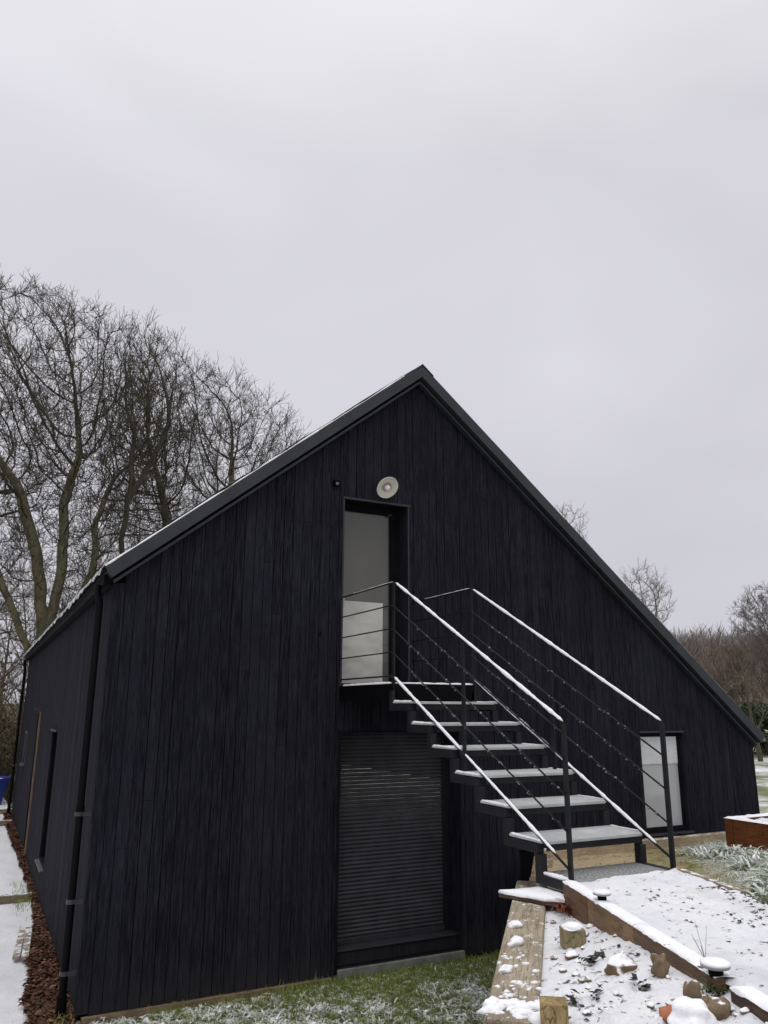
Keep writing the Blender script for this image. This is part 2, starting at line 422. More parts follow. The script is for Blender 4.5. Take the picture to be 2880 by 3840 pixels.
for j in range(nz+1):
    for i in range(nx+1):
        x_ = x0+(x1-x0)*i/nx; z_ = z0+(z1-z0)*j/nz
        vs.append((x_, YD-.003-.006*abs(fbm(x_*1.0, z_*1.6, 4.5, 4, 3)), z_))
for j in range(nz):
    for i in range(nx): fs.append((j*(nx+1)+i, j*(nx+1)+i+1, (j+1)*(nx+1)+i+1, (j+1)*(nx+1)+i))
g.add(vs, fs); barn.part('protective_film', g, mat_pane('milky_film', (.42,.41,.37), (.66,.64,.60), (1, 1, 1.6)), door, smooth=True)
g = MB(); g.tube([(d0+.075, YD-.045, dz0+1.0), (d0+.075, YD-.09, dz0+1.0)], .014, 10); g.bar((d0+.075, YD-.09, dz0+1.0), (d0+.075, YD-.09, dz0+.9), .02, .02, (0,1,0))
barn.part('handle', g, mat_plain('brushed_steel', (.35,.35,.36), .35, .5, .1, 20, .8), door)
g = MB(); g.box(d1-.15, d1-.11, YD-.06, YD-.04, dz1-.085, dz1-.065); barn.part('closer_catch', g, MAT['clip'], door)
g = MB(); g.box(d0-.022, d1+.03, -.016, .0, dz1-.004, dz1+.022); g.box(d0-.022, d0-.002, -.010, .0, dz0+.03, dz1-.004); g.box(d1+.001, d1+.02, -.010, .0, dz0+.03, dz1-.004)
barn.part('door_surround', g, mat_plain('dark_surround_metal', (.028,.028,.035), .45, .3), bevel=.002)
g = MB(); g.box(d0, d1, -.004, .26, dz0-.06, dz0+.018); barn.part('door_sill', g, MAT['steel'])
# ---- linings of the recesses
for (q0, q1, b0, b1), dep in ((DOOR, .21), (SHUT, .25), (WIN, .05)):
    g = MB(); g.box(q1-.003, q1+.02, .0235, dep, b0, b1); barn.part('reveal_lining', g, MAT['clad'])
    g = MB(); g.box(q0-.02, q0+.003, .0235, dep, b0, b1); barn.part('reveal_lining', g, MAT['clad'])
# ---- roller shutter
s0, s1, sz0, sz1 = SHUT; YS = .28
g = MB(); zs = -2.405; n_ = 51; pitch = (sz1+.02-zs)/n_
for i in range(n_):
    z = zs+i*pitch; prof = []
    for k in range(7):
        q = k/6; prof.append((YS+.002-.011*math.sin(math.pi*(q**.8)), z+pitch*.93*q))
    prof += [(YS+.018, z+pitch*.93), (YS+.018, z)]
    g.prism(prof, s0+.015, s1-.075, 'x')
sh = barn.part('roller_shutter', g, MAT['shutter'])
g = MB(); g.box(s0, s0+.035, YS-.03, YS+.03, -2.60, sz1); g.box(s1-.085, s1-.0, YS-.03, YS+.03, -2.60, sz1); barn.part('guide_rail', g, MAT['steel'], sh, bevel=.003)
g = MB(); g.box(s0+.036, s1-.086, YS-.034, YS+.02, -2.462, -2.405); g.box(s0+.003, s1-.003, .085, YS-.02, -2.4775, -2.463); barn.part('bottom_bar', g, mat_plain('shutter_bottom_bar', (.035,.035,.042), .4, .4), sh, bevel=.004)
g = MB(); g.box(s0+.002, s1-.002, .10, .13, -2.605, -2.478); barn.part('kick_board', g, MAT['clad'], sh, bevel=.004)
g = MB(); g.box(s0-.03, s0-.003, -.012, 0, -2.65, sz1+.03); g.box(s0-.003, s1+.0, -.010, 0, sz1+.004, sz1+.026); barn.part('shutter_surround', g, MAT['trim'], sh, bevel=.002)
# ---- low window at the right
w0, w1, wz0, wz1 = WIN; YW = .07
g = MB(); g.box(w0, w0+.03, YW-.02, YW+.04, wz0, wz1); g.box(w1-.035, w1, YW-.02, YW+.04, wz0, wz1)
g.box(w0+.03, w1-.035, YW-.02, YW+.04, wz1-.05, wz1); g.box(w0+.03, w1-.035, YW-.02, YW+.04, wz0, wz0+.06)
wf = barn.part('window', g, MAT['trim'], bevel=.003)
g = MB(); g.box(w0+.03, w1-.035, YW+.01, YW+.02, wz0+.06, wz1-.05); barn.part('pane', g, mat_pane('painted_reflection_glass', (.40,.41,.41), (.46,.47,.47)), wf)  # pane grey: blind behind it plus snowy sky reflection painted into the colour
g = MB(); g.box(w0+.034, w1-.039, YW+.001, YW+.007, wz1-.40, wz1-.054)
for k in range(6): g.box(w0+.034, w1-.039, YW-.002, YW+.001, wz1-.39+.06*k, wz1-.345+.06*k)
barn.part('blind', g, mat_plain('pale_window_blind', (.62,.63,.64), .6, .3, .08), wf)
g = MB(); g.box(w0-.02, w1+.03, -.02, 0, wz1+.002, wz1+.025); barn.part('lintel_trim', g, MAT['metal_grey'], wf, bevel=.002)
g = MB(); g.box(w0-.02, w1+.05, -.03, .06, wz0-.03, wz0-.004); barn.part('window_sill', g, mat_plain('dark_sill_metal', (.03,.03,.037), .4, .35), wf, bevel=.002)
# ---- openings of the side wall
a0, a1, z0, z1 = SIDE_OPEN[0]
g = MB(); g.box(XL+.17, XL+.22, a0, a1, z0, z1); sw = barn.part('window', g, MAT['trim'], label='tall dark window in the side wall')
g = MB(); g.box(XL+.155, XL+.169, a0+.07, a1-.07, z0+.07, z1-.07); barn.part('pane', g, mat_pane('dark_glass', (.01,.01,.012), (.015,.015,.018)), sw)
g = MB(); g.add([(XL-.05, a0-.03, z0-.035), (XL-.05, a1+.03, z0-.035), (XL+.17, a1+.03, z0+.0), (XL+.17, a0-.03, z0+.0), (XL-.05, a0-.03, z0-.05), (XL-.05, a1+.03, z0-.05), (XL+.17, a1+.03, z0-.02), (XL+.17, a0-.03, z0-.02)],
        [(0,1,2,3),(7,6,5,4),(0,4,5,1),(1,5,6,2),(2,6,7,3),(3,7,4,0)])
barn.part('window_sill', g, mat_plain('grey_metal_sill', (.09,.09,.10), .4, .4), sw)
g = MB(); g.box(XL-.03, XL+.0, a0-.02, a1+.02, z1+.002, z1+.03); barn.part('drip_bar', g, MAT['metal_grey'], sw)
a0, a1, z0, z1 = SIDE_OPEN[1]
g = MB(); g.box(XL+.10, XL+.15, a0, a1, z0, z1); sd = barn.part('door', g, mat_wood('dark_stained_door', (.012,.006,.005), (.03,.014,.011), (6,6,.5)), label='narrow brown door recessed in the side wall')
g = MB(); g.box(XL-.028, XL+.0, a0-.055, a0-.01, z0, z1+.03); barn.part('door_jamb', g, mat_wood('raw_timber_jamb', (.15,.095,.06), (.27,.19,.125), (6,6,.5)), sd)
g = MB(); g.tube([(XL-.03, a0-.03, z1+.07), (XL-.10, a0-.03, z1+.07)], .03, 10); barn.part('door_light', g, MAT['clip'], sd)
a0, a1, z0, z1 = SIDE_OPEN[2]
g = MB(); g.box(XL+.10, XL+.14, a0, a1, z0, z1); s2 = barn.part('window', g, mat_pane('dark_glass_small', (.012,.012,.015), (.02,.02,.024)), label='small far window in the side wall')
g = MB()
for (p0, p1, q0, q1) in ((a0-.04, a0, z0-.04, z1+.04), (a1, a1+.04, z0-.04, z1+.04), (a0, a1, z1, z1+.04)): g.box(XL-.015, XL+.0, p0, p1, q0, q1)
g.box(XL-.06, XL+.0, a0-.05, a1+.05, z0-.05, z0-.002)
barn.part('window_frame', g, mat_plain('grey_window_frame', (.07,.07,.08), .5, .3), s2)
# ---- downpipes
def downpipe(x, y, ztop, clips):
    g = MB(); pts = [(x-.02, y+.09, ztop+.06), (x-.02, y+.07, ztop-.02), (x, y, ztop-.12), (x, y, -2.62), (x-.03, y-.01, -2.68)]
    g.tube(pts, [.034]*4+[.037], 12); p = barn.part('downpipe', g, MAT['pipe'], smooth=True)
    g = MB(); g.tube([(x, y, -2.50), (x, y, -2.69)], .042, 12); g.tube([(x, y, -.95), (x, y, -1.02)], .040, 12); barn.part('pipe_socket', g, MAT['pipe'], p)
    for z in clips:
        g = MB(); g.tube([(x, y, z-.018), (x, y, z+.018)], .043, 12); g.box(x+.02, x+.095, y-.055, y-.012, z-.016, z+.016); barn.part('pipe_clip', g, MAT['clip'], p)
downpipe(.895, .085, 1.02, (-1.02, -1.75, -2.32))
downpipe(.92, LEN-.1, 1.02, (-1.5,))
g = MB(); xs = np.arange(.0, LEN, .5)                       # dark gutter board under the eave
g.box(XL-.10, XL-.02, .0, LEN, roofz(XL-.1)-.16, roofz(XL-.1)-.06); barn.part('eave_board', g, MAT['trim'], bevel=.003)

# ================================================================== wall lamp and sensor
lamp = Thing('wall_lamp', (3.985, -.0, 2.46), 'round pale dish wall lamp with a central bulb above the upper door', 'lamp')
ax = Vector((.07, -.78, -.63)).normalized(); c = Vector((3.915, -.13, 2.43))
MAT['enamel'] = mat_plain('cream_enamel', (.68,.64,.56), .35, .45, .08, 12)
prof = [(.028, -.045), (.045, -.035), (.06, -.01), (.10, .018), (.135, .030), (.142, .030), (.142, .024), (.10, .008), (.052, -.022), (.03, -.05)]
g = MB(); g.lathe([(.0, -.060), (.046, -.058), (.054, -.045), (.058, -.002), (.064, .010), (.085, .004), (.110, .012), (.128, .028), (.135, .030), (.137, .024), (.128, .010), (.095, -.012), (.068, -.03), (.060, -.075), (.0, -.078)], c, ax, 44)
lamp.part('dish_shade', g, MAT['enamel'], smooth=True, fix=False)
g = MB(); g.blob(c+ax*.022, (.033,.033,.033), 3, 3, 0); lamp.part('bulb', g, mat_plain('opal_glass_bulb', (.90,.85,.84), .25, .5, .03), smooth=True)
g = MB(); g.tube([(3.92, .0, 2.50), (3.92, -.07, 2.51), tuple(c-ax*.07)], .014, 10); g.tube([(3.92, .0, 2.50), (3.92, -.012, 2.50)], .045, 20)
lamp.part('wall_bracket', g, MAT['steel'], smooth=True)
sens = Thing('security_camera', (3.32, 0, 2.42), 'small black box camera with a glinting lens on the boards left of the lamp', 'camera')
g = MB(); g.box(3.285, 3.365, -.06, -.001, 2.385, 2.45); sens.part('housing', g, MAT['pipe'], bevel=.008)
g = MB(); g.lathe([(0, .012), (.016, .010), (.02, 0), (.02, -.01)], (3.318, -.062, 2.402), (-.1, -1, -.5), 16); sens.part('lens', g, mat_plain('grey_lens', (.12,.12,.13), .2, .6), smooth=True)

# ================================================================== outdoor stair
SX0, SX1 = 3.442, 4.335; YL = -1.21; RISE, GO = .1833, .356; ZL = .149
stair = Thing('outdoor_stair', (3.89, -2.2, -1.2), 'black steel outdoor stair with snow-lined rails rising to the upper door', 'stairs')
a = M('grey_grit_tread'); n = a.noise(160, 3, .7); c_ = a.mix(a.rng(n, .35, .65), (.27,.285,.28), (.50,.51,.50)); c_ = a.mix(a.rng(a.noise(7, 4), .45, .7, 0, .5), c_, (.62,.63,.63))
a.color(c_).set(.8, .2); a.bump(n, .5, .004); MAT['tread'] = a.m
a = M('dark_grit_pad'); n = a.noise(70, 4, .75); c_ = a.mix(a.rng(n, .42, .60), (.09,.094,.094), (.42,.425,.42)); a.color(c_).set(.85, .2); a.bump(n, .5, .004); MAT['pad'] = a.m
def snow_lump(mb, a, b, r, seed, n=24, k=7, sx=1.0, lift=.0):
    a = Vector(a); b = Vector(b); pts = []; rad = []
    for i in range(n+1):
        t = i/n; p = a.lerp(b, t); pts.append(p + Vector((0,0,lift))); rad.append(r*max(.7, 1+.45*noise.noise(p*9+Vector((seed,0,0)))+.3*noise.noise(p*31+Vector((0,seed,0)))) * (.35 if i in (0, n) else 1))
    mb.tube(pts, rad, k)
g = MB(); g.box(SX0, SX1, YL+.002, -.006, ZL-.045, ZL-.012); land = stair.part('landing', g, MAT['pad'])
g = MB(); g.box(SX0-.03, SX0, YL, -.005, ZL-.15, ZL); g.box(SX1, SX1+.03, YL, -.005, ZL-.15, ZL); g.box(SX0, SX1, YL-.03, YL, ZL-.15, ZL)
g.box(SX0, SX1, -.35, -.30, ZL-.13, ZL-.05); g.box(SX0, SX1, -.75, -.70, ZL-.13, ZL-.05); stair.part('landing_frame', g, MAT['pipe'], land, bevel=.003)
g = MB(); snow_lump(g, (SX0-.012, YL+.02, ZL+.006), (SX0-.012, -.06, ZL+.006), .013, 2); snow_lump(g, (SX0, YL-.012, ZL+.005), (SX1, YL-.012, ZL+.005), .011, 6); stair.part('snow_strip', g, MAT['snow'], land, smooth=True)
# zig-zag stringers
for sx in (SX0, SX1):
    g = MB(); w = .058; x0, x1 = sx-w/2-.004, sx+w/2-.004
    for i in range(1, 8):
        zt = ZL-RISE*i; yb = YL-GO*(i-1); ye = YL-GO*i if i < 7 else -3.66
        g.box(x0, x1, yb-(w if i == 1 else 0)*0+.0, ye, zt-.065, zt-.005)             # under the tread
        g.box(x0+.001, x1-.001, yb-.030, yb+.030, zt-.0649, zt+RISE-.066)              # riser leg
    st = stair.part('stringer', g, MAT['steel'], bevel=.003)
# treads
for i in range(1, 7):
    zt = ZL-RISE*i; yb = YL-GO*(i-1); ye = YL-GO*i
    g = MB(); g.box(SX0-.025, SX1+.02, ye-.035, yb-.032, zt+.002, zt+.019); g.box(SX0+.03, SX1-.035, ye-.06, ye-.036, zt-.004, zt+.017)
    t = stair.part('tread', g, MAT['tread'], bevel=.003)
    g = MB(); snow_lump(g, (SX0-.018, yb-.04, zt+.022), (SX0-.018, ye-.03, zt+.018), .010, i*3.1, 16); snow_lump(g, (SX1+.012, yb-.04, zt+.020), (SX1+.012, ye-.02, zt+.018), .007, i*5.7, 16)
    stair.part('snow_strip', g, MAT['snow'], t, smooth=True)
    g = MB(); g.box(SX0+.03, SX1-.035, ye-.034, ye-.018, zt-.05, zt-.005); stair.part('tread_edge', g, MAT['steel'], t)
zt = ZL-RISE*7
g = MB(); g.box(SX0+.02, SX1-.03, -3.66, -3.31, zt-.03, zt-.008); pad = stair.part('bottom_plate', g, MAT['pad'])
g = MB(); snow_lump(g, (SX0-.005, -3.36, zt+.0), (SX0-.005, -3.64, zt+.0), .016, 9, 12); stair.part('snow_strip', g, MAT['snow'], pad, smooth=True)
MAT['ice'] = mat_plain('clear_grey_ice', (.22,.22,.25), .25, .5, .3, 40)
# posts
def railz(y, k):      # k = 0 (top) .. 4 (lowest)
    return 1.118 - k*.2245 + (0 if y >= YL else (y-YL)*.5285)
YB = -3.64
for sx in (SX0, SX1):
    for y in (YL, (YL+YB)/2, YB):
        zb = (ZL-.14) if y == YL else (zt-.06 if y == YB else ZL-RISE*(int((YL-y)/GO)+1)-.05)
        g = MB(); g.box(sx-.008, sx+.008, y-.02, y+.02, zb, railz(y, 0)-.006); 
        p = stair.part('post', g, MAT['steel'], bevel=.002)
    for k in range(5):
        r = .0085 if k in (0, 4) else .0065; off = 0.0
        wall_y = -.002
        pts = [(sx, wall_y, railz(0, k)), (sx, YL+.06, railz(0, k)), (sx, YL+.0, railz(0, k)-.004), (sx, YL-.06, railz(YL-.06, k)), (sx, YB, railz(YB, k))]
        if k in (1, 2, 3, 4): pts = [(p[0]-.014 if sx == SX0 else p[0]-.014, p[1], p[2]) for p in pts]
        g = MB(); g.tube(pts, r, 10)
        rl = stair.part('handrail' if k == 0 else 'rail', g, MAT['steel'], smooth=True)
        xx = pts[0][0]
        if k in (0, 4):
            g = MB()
            a_, b_ = (xx, YL-.05, railz(YL-.05, k)+r+.006), (xx, YB+.12*(k == 4)+.005, railz(YB+.12*(k == 4), k)+r+.005)
            if k == 4:      # snow broken at the middle post
                ym = (YL+YB)/2; snow_lump(g, a_, (xx, ym+.03, railz(ym+.03, k)+r+.006), .0125, 3+sx, 40); snow_lump(g, (xx, ym-.03, railz(ym-.03, k)+r+.004), b_, .0116, 8+sx, 40)
            else:
                snow_lump(g, a_, b_, .0120, 5+sx, 80)
                snow_lump(g, (xx, -.25, railz(0, 0)+r), (xx, YL+.02, railz(0, 0)+r), .004, 2+sx, 20)
            stair.part('snow_strip', g, MAT['snow'], rl, smooth=True)
        else:
            g = MB(); rr = random.Random(int(k*10+sx*100))
            for q in range(46):
                y = rr.uniform(YB, YL-.3); z = railz(y, k); s_ = rr.uniform(.004, .010)
                g.blob((xx+rr.uniform(-.004, .004), y, z-rr.uniform(-.004, .012)), (s_*.8, s_*1.6, s_), q, 1, .2)
            stair.part('ice_beads', g, MAT['ice'], rl, smooth=True)['kind'] = 'stuff'

# ================================================================== ground
def sstep(a, b, x):
    t = max(0., min(1., (x-a)/(b-a))); return t*t*(3-2*t)
def far_z(x, y):
    d = math.hypot(x-0, y+7.8); ang = math.degrees(math.atan2(x, y+7.8))
    right = -1.72 + .03*max(0, d-17) + .062*max(0, min(d, 270)-105)
    left = -2.80 + .008*max(0, d-40)
    return left + (right-left)*sstep(9.9, 11.2, x)*sstep(26, 44, ang) if y > -.5 else left+(right-left)*sstep(11, 14, x)
def sheet(name, xs, ys, fz, mat, keep=None, smooth=True):
    nx, ny = len(xs), len(ys)
    vs = [(x, y, fz(x, y)) for y in ys for x in xs]; fs = []
    for j in range(ny-1):
        for i in range(nx-1):
            if keep and not keep((xs[i]+xs[i+1])/2, (ys[j]+ys[j+1])/2): continue
            fs.append((j*nx+i, j*nx+i+1, (j+1)*nx+i+1, (j+1)*nx+i))
    g = MB(); g.add(vs, fs); return g.build(name, mat, smooth=smooth)
def graded(lo, hi, c, fine, grow=1.22):
    out_ = [c]; s = fine; x = c
    while x < hi: x += s; s *= grow; out_.append(min(x, hi))
    s = fine; x = c
    while x > lo: x -= s; s *= grow; out_.insert(0, max(x, lo))
    return out_
a = M('frosty_field'); n = a.noise(.9, 6, .65); g_ = a.n('ShaderNodeNewGeometry'); vl = a.n('ShaderNodeVectorMath', operation='LENGTH'); a.l(g_.outputs['Position'], vl.inputs[0]); far = a.rng(a.math('ADD', vl.outputs['Value'], a.math('MULTIPLY', a.noise(.08, 3), 14)), 62, 74); c_ = a.ramp(n, [(.30, (.07,.085,.035)), (.46, (.20,.21,.12)), (.60, (.55,.57,.54)), (.75, (.72,.73,.73))]); c_ = a.mix(far, c_, a.ramp(n, [(.3, (.07,.05,.035)), (.7, (.16,.125,.09))]))
a.color(c_).set(.9, .1); a.bump(a.noise(5, 5, .7), .5, .1); MAT['field'] = a.m
gnd = sheet('ground', graded(-400, 600, 10, .7), graded(-300, 600, 2, .7), lambda x, y: far_z(x, y)+(.05*fbm(x, y, .4, 3) if abs(x) < 80 else 0), MAT['field']); tag(gnd, kind='structure')
MAT['lawn'] = mat_snow('frosty_lawn', (.10,.14,.03), (.46,.60), 13, (.09,.065,.03), (1.0, .0, .1, 1))
lawn = sheet('lower_lawn', np.arange(.9, 6.2, .05), np.arange(-7.2, .06, .05), lambda x, y: -2.705+.02*fbm(x, y, 3)+.02*fbm(x, y, 14, 2), MAT['lawn']); tag(lawn, kind='structure')
MAT['path_snow'] = mat_snow('trodden_snow', (.10,.085,.06), (.26,.34), 15)
sp = sheet('side_path', np.concatenate([np.arange(-4, -.5, .25), np.arange(-.5, 1.01, .04)]), np.concatenate([np.arange(-7, 7, .06), np.arange(7, 22, .2)]),
           lambda x, y: -2.69+.025*fbm(x, y, 2.2)+.012*fbm(x, y, 13, 3), MAT['path_snow']); tag(sp, kind='structure')

# retaining line (left edge of the sleeper cap) and the path edge
RP, RD = Vector((3.29, -3.225)), Vector((-.634, -.773)).normalized(); RN = Vector((-RD.y, RD.x))   # RN points to the bed
if RN.x < 0: RN = -RN
def rline(t, off=0): p = RP+RD*t+RN*off; return p.x, p.y
def roff(x, y): return (Vector((x, y))-RP).dot(RN)
EP, ED = Vector((3.403, -3.67)), Vector((2.688-3.403, -5.626+3.67)).normalized(); EN = Vector((-ED.y, ED.x))
if EN.x < 0: EN = -EN
def eline(s, off=0): p = EP+ED*s+EN*off; return p.x, p.y
def eoff(x, y): return (Vector((x, y))-EP).dot(EN)
def up_z(x, y):
    z = -1.79-.125*y if y > -4 else -1.30
    z = min(z, -1.29)
    z += .02*fbm(x, y, 1.7)+.012*fbm(x, y, 9, 3)
    if x > 9: z += (-1.70-z)*sstep(9, 12, x)
    return z
a = M('sandy_ground'); n = a.noise(26, 6, .7); sand = a.ramp(n, [(.3, (.30,.225,.13)), (.55, (.48,.38,.245)), (.75, (.60,.51,.37))])
mossy = a.mix(a.rng(a.noise(9, 5, .6), .4, .6), (.12,.125,.035), (.30,.225,.11))
frost = a.mix(a.rng(a.noise(19, 6, .7), .38, .6), (.07,.085,.04), (.66,.68,.68))
g_ = a.n('ShaderNodeNewGeometry'); sx_ = a.n('ShaderNodeSeparateXYZ'); a.l(g_.outputs['Position'], sx_.inputs[0])
w = a.math('ADD', a.math('ADD', sx_.outputs['X'], a.math('MULTIPLY', sx_.outputs['Y'], -.83)), a.math('MULTIPLY', a.noise(1.6, 4, .6), 1.6))
c_ = a.mix(a.rng(w, 8.0, 8.6), sand, mossy); c_ = a.mix(a.rng(w, 8.6, 9.3), c_, frost)
a.color(c_).set(.9, .15); a.bump(n, .5, .02); MAT['sandy'] = a.m
upg = sheet('upper_ground', np.arange(1.0, 14, .07), np.arange(-9, .03, .07), up_z, MAT['sandy'], keep=lambda x, y: roff(x, y) > .12 and (y > -3.62 or eoff(x, y) > .8)); tag(upg, kind='structure')
def bed_z(x, y):
    P = Vector((x, y)); r_ = max(1e-3, roff(x, y)-.215); e_ = max(1e-3, -eoff(x, y)); s_ = (P-EP).dot(ED)
    ze = -1.285+.095*sstep(.1, 1.25, s_); z = -1.30+.02*sstep(.8, 2., s_)+(ze+1.30)*r_/(r_+e_)
    k = min(1., .35+2*min(r_, e_))
    z += k*(.022*fbm(x, y, 4, 4, 1)+.034*abs(fbm(x, y, 8, 4, 5))+.016*abs(fbm(x, y, 19, 3, 6))-.018)
    return z
MAT['bed_snow'] = mat_snow('bed_snow', (.15,.12,.085), (.35,.42), 17, (.055,.05,.035), (2.6, .34, .46, .88))
bed = sheet('planting_bed', np.arange(.6, 3.7, .016), np.arange(-7.2, -3.3, .016), bed_z, MAT['bed_snow'], keep=lambda x, y: roff(x, y) > .1 and eoff(x, y) < .03); tag(bed, kind='structure')
def path_z(x, y):
    z = -1.132 + .010*fbm(x, y, 3, 4, 2)+.012*fbm(x, y, 13, 4, 5)+.016*max(0, fbm(x, y, 7, 3, 3))*sstep(.35, .9, eoff(x, y))
    e_ = eoff(x, y); 
    if e_ < .05: z -= .02*(1-e_/.05)
    if e_ > .86: z -= .20*sstep(.86, 1.25, e_)
    return z
MAT['gp_snow'] = mat_snow('garden_path_snow', (.15,.14,.125), (.33,.40), 19, (.05,.05,.04), (2.1, .36, .5, .84))
gp = sheet('garden_path', np.arange(.2, 5.4, .02), np.arange(-9, -3.655, .02), path_z, MAT['gp_snow'], keep=lambda x, y: 0.0 < eoff(x, y) < 1.25); tag(gp, kind='structure')

# ---- retaining wall with its sleeper cap
rw = Thing('retaining_wall', (2.6, -4.1, -2.6), 'pale timber sleeper retaining wall running from under the stair past the sunken lawn', 'wall')
def diag(mb, t0, t1, o0, o1, z0, z1):
    P = [rline(t0, o0), rline(t1, o0), rline(t1, o1), rline(t0, o1)]
    return mb.prism([(p[0], p[1]) for p in P], z0, z1, 'z')
RANG = math.atan2(RD.y, RD.x); EANG = math.atan2(ED.y, ED.x)
MAT['sleeper'] = mat_wood('pale_softwood_sleeper', (.27,.215,.145), (.47,.405,.305), (.7,9,9), .12, 5, .7, RANG)
MAT['sleeper2'] = mat_wood('brown_softwood_sleeper', (.20,.135,.08), (.40,.29,.185), (.7,9,9), .10, 5, .7, RANG)
lens = [(-3.95, -.42), (-.415, 2.2), (2.21, 4.8)]
for i, (t0, t1) in enumerate(lens):
    if i == 0:
        for q0, q1, zt in ((-3.95, -2.6, -1.70), (-2.6, -1.2, -1.66), (-1.2, -.42, -1.50)):
            if zt < -1.42: g = MB(); diag(g, q0, q1, 0, .215, -1.75, zt); rw.part('sleeper', g, MAT['sleeper2'], bevel=.012)
        continue
    g = MB(); diag(g, t0, t1, 0, .215, -1.42, -1.27 if i < 2 else -1.285); rw.part('sleeper', g, MAT['sleeper'] if i < 2 else MAT['sleeper2'], bevel=.012)
for k in range(6):
    g = MB(); z1 = -1.424-k*.204
    for i, (t0, t1) in enumerate([(-1.2, .9), (.91, 3.1), (3.11, 4.8)] if k % 2 else [(-1.0, 2.2), (2.21, 4.8)]): diag(g, t0, t1, .012, .21, max(z1-.2, -2.72), z1)
    rw.part('wall_course', g, mat_wood('dark_wet_sleeper', (.03,.02,.012), (.08,.055,.035), (3,3,3), 0, 7), bevel=.006)
# ---- snowy board lying across the cap beside the stair foot
a_ = mat_wood('dark_board', (.05,.03,.02), (.12,.08,.05), (3,3,3))
bd = Thing('loose_board', (3.32, -3.45, -1.26), 'flat snow-covered board lying across the sleeper wall beside the stair foot', 'board')
def quad_prism(pts, z0, z1): g = MB(); return g.prism(pts, z0, z1, 'z')
bp = [(3.13, -3.28), (3.255, -3.60), (3.385, -3.70), (3.48, -3.55), (3.47, -3.33)]
bd.part('board', quad_prism(bp, -1.268, -1.242), a_, bevel=.004)
g = MB(); vs = []; fs = []; N = 12
import itertools
cx_, cy_ = sum(p[0] for p in bp)/5, sum(p[1] for p in bp)/5
ring = []
for i in range(5):
    p, q = bp[i], bp[(i+1) % 5]
    for k in range(6): ring.append((p[0]+(q[0]-p[0])*k/6, p[1]+(q[1]-p[1])*k/6))
M_ = len(ring)
for lv, (s_, z_) in enumerate(((1.0, -1.2425), (1.015, -1.236), (.96, -1.222), (.6, -1.216), (.02, -1.214))):
    for j, p in enumerate(ring):
        f = s_*(1+.05*noise.noise(Vector((p[0]*9, p[1]*9, lv*.4)))); vs.append((cx_+(p[0]-cx_)*f, cy_+(p[1]-cy_)*f, z_+.007*noise.noise(Vector((p[0]*11, p[1]*11, lv)))))
for lv in range(4):
    for j in range(M_): fs.append((lv*M_+j, lv*M_+(j+1) % M_, (lv+1)*M_+(j+1) % M_, (lv+1)*M_+j))
g.add(vs, fs); bd.part('snow_cover', g, MAT['snow'], smooth=True)
# ---- edging boards of the garden path
edges = [(0.0, .40, (.105,.052,.028), (.23,.125,.068), 'short reddish brown edging board at the stair foot', -1.40),
         (.405, 1.02, (.16,.10,.045), (.31,.20,.10), 'olive brown edging board between the reddish one and the dark long one', -1.40),
         (1.025, 1.80, (.095,.056,.03), (.20,.125,.068), 'long dark brown edging board ending by the nearer garden light', -1.38),
         (1.90, 4.2, (.055,.032,.02), (.125,.07,.042), 'darkest edging board at the right, nearest the viewer', -1.36)]
for i, (s0_, s1_, c1, c2, lab, zb_) in enumerate(edges):
    g = MB(); P = [eline(s0_, -.045), eline(s1_, -.045), eline(s1_, .0), eline(s0_, .0)]
    t = Thing('edging_board', (*eline((s0_+s1_)/2), -1.3), lab, 'edging board', 'timber boards edging the snowy garden path')
    g.prism(P, zb_, -1.128-.004*(i % 2), 'z'); b_ = t.part('board', g, mat_wood('edging_wood', c1, c2, (.8,9,9), 0, 5, .55, EANG), bevel=.006)
    g = MB(); n_ = int((s1_-s0_)/.012)+2; vs = []; fs = []
    for q in range(n_):
        s_ = s0_+(s1_-s0_)*q/(n_-1); x_, y_ = eline(s_); h = .003+.010*fbm(x_, y_, 11, 4, 3); lipz = .022*max(0, fbm(x_, y_, 13, 3, 8)-.1)
        for o_, z_ in ((-.046-.003*fbm(x_, y_, 18, 3, 1), -1.129-lipz*.6), (-.043, -1.126+h*.6), (-.025, -1.124+h), (.01, -1.124+h+.006*fbm(x_, y_, 30, 2, 7)), (.05, -1.128)):
            px, py = eline(s_, o_); vs.append((px, py, z_))
    for q in range(n_-1):
        for k in range(4): fs.append((q*5+k, (q+1)*5+k, (q+1)*5+k+1, q*5+k+1))
    g.add(vs, fs); t.part('snow_cover', g, MAT['snow'], smooth=True)
g = MB(); g.prism([(4.335, -3.665), (4.38, -3.665), (4.19, -4.34), (4.145, -4.34)], -1.40, -1.125, 'z')
t = Thing('edging_board', (4.2, -4.3, -1.3), 'pale narrow edging board along the far side of the snowy path', 'edging board', 'timber boards edging the snowy garden path')
t.part('board', g, mat_wood('pale_edging', (.28,.21,.14), (.48,.38,.28), (3,3,3), .3), bevel=.004)

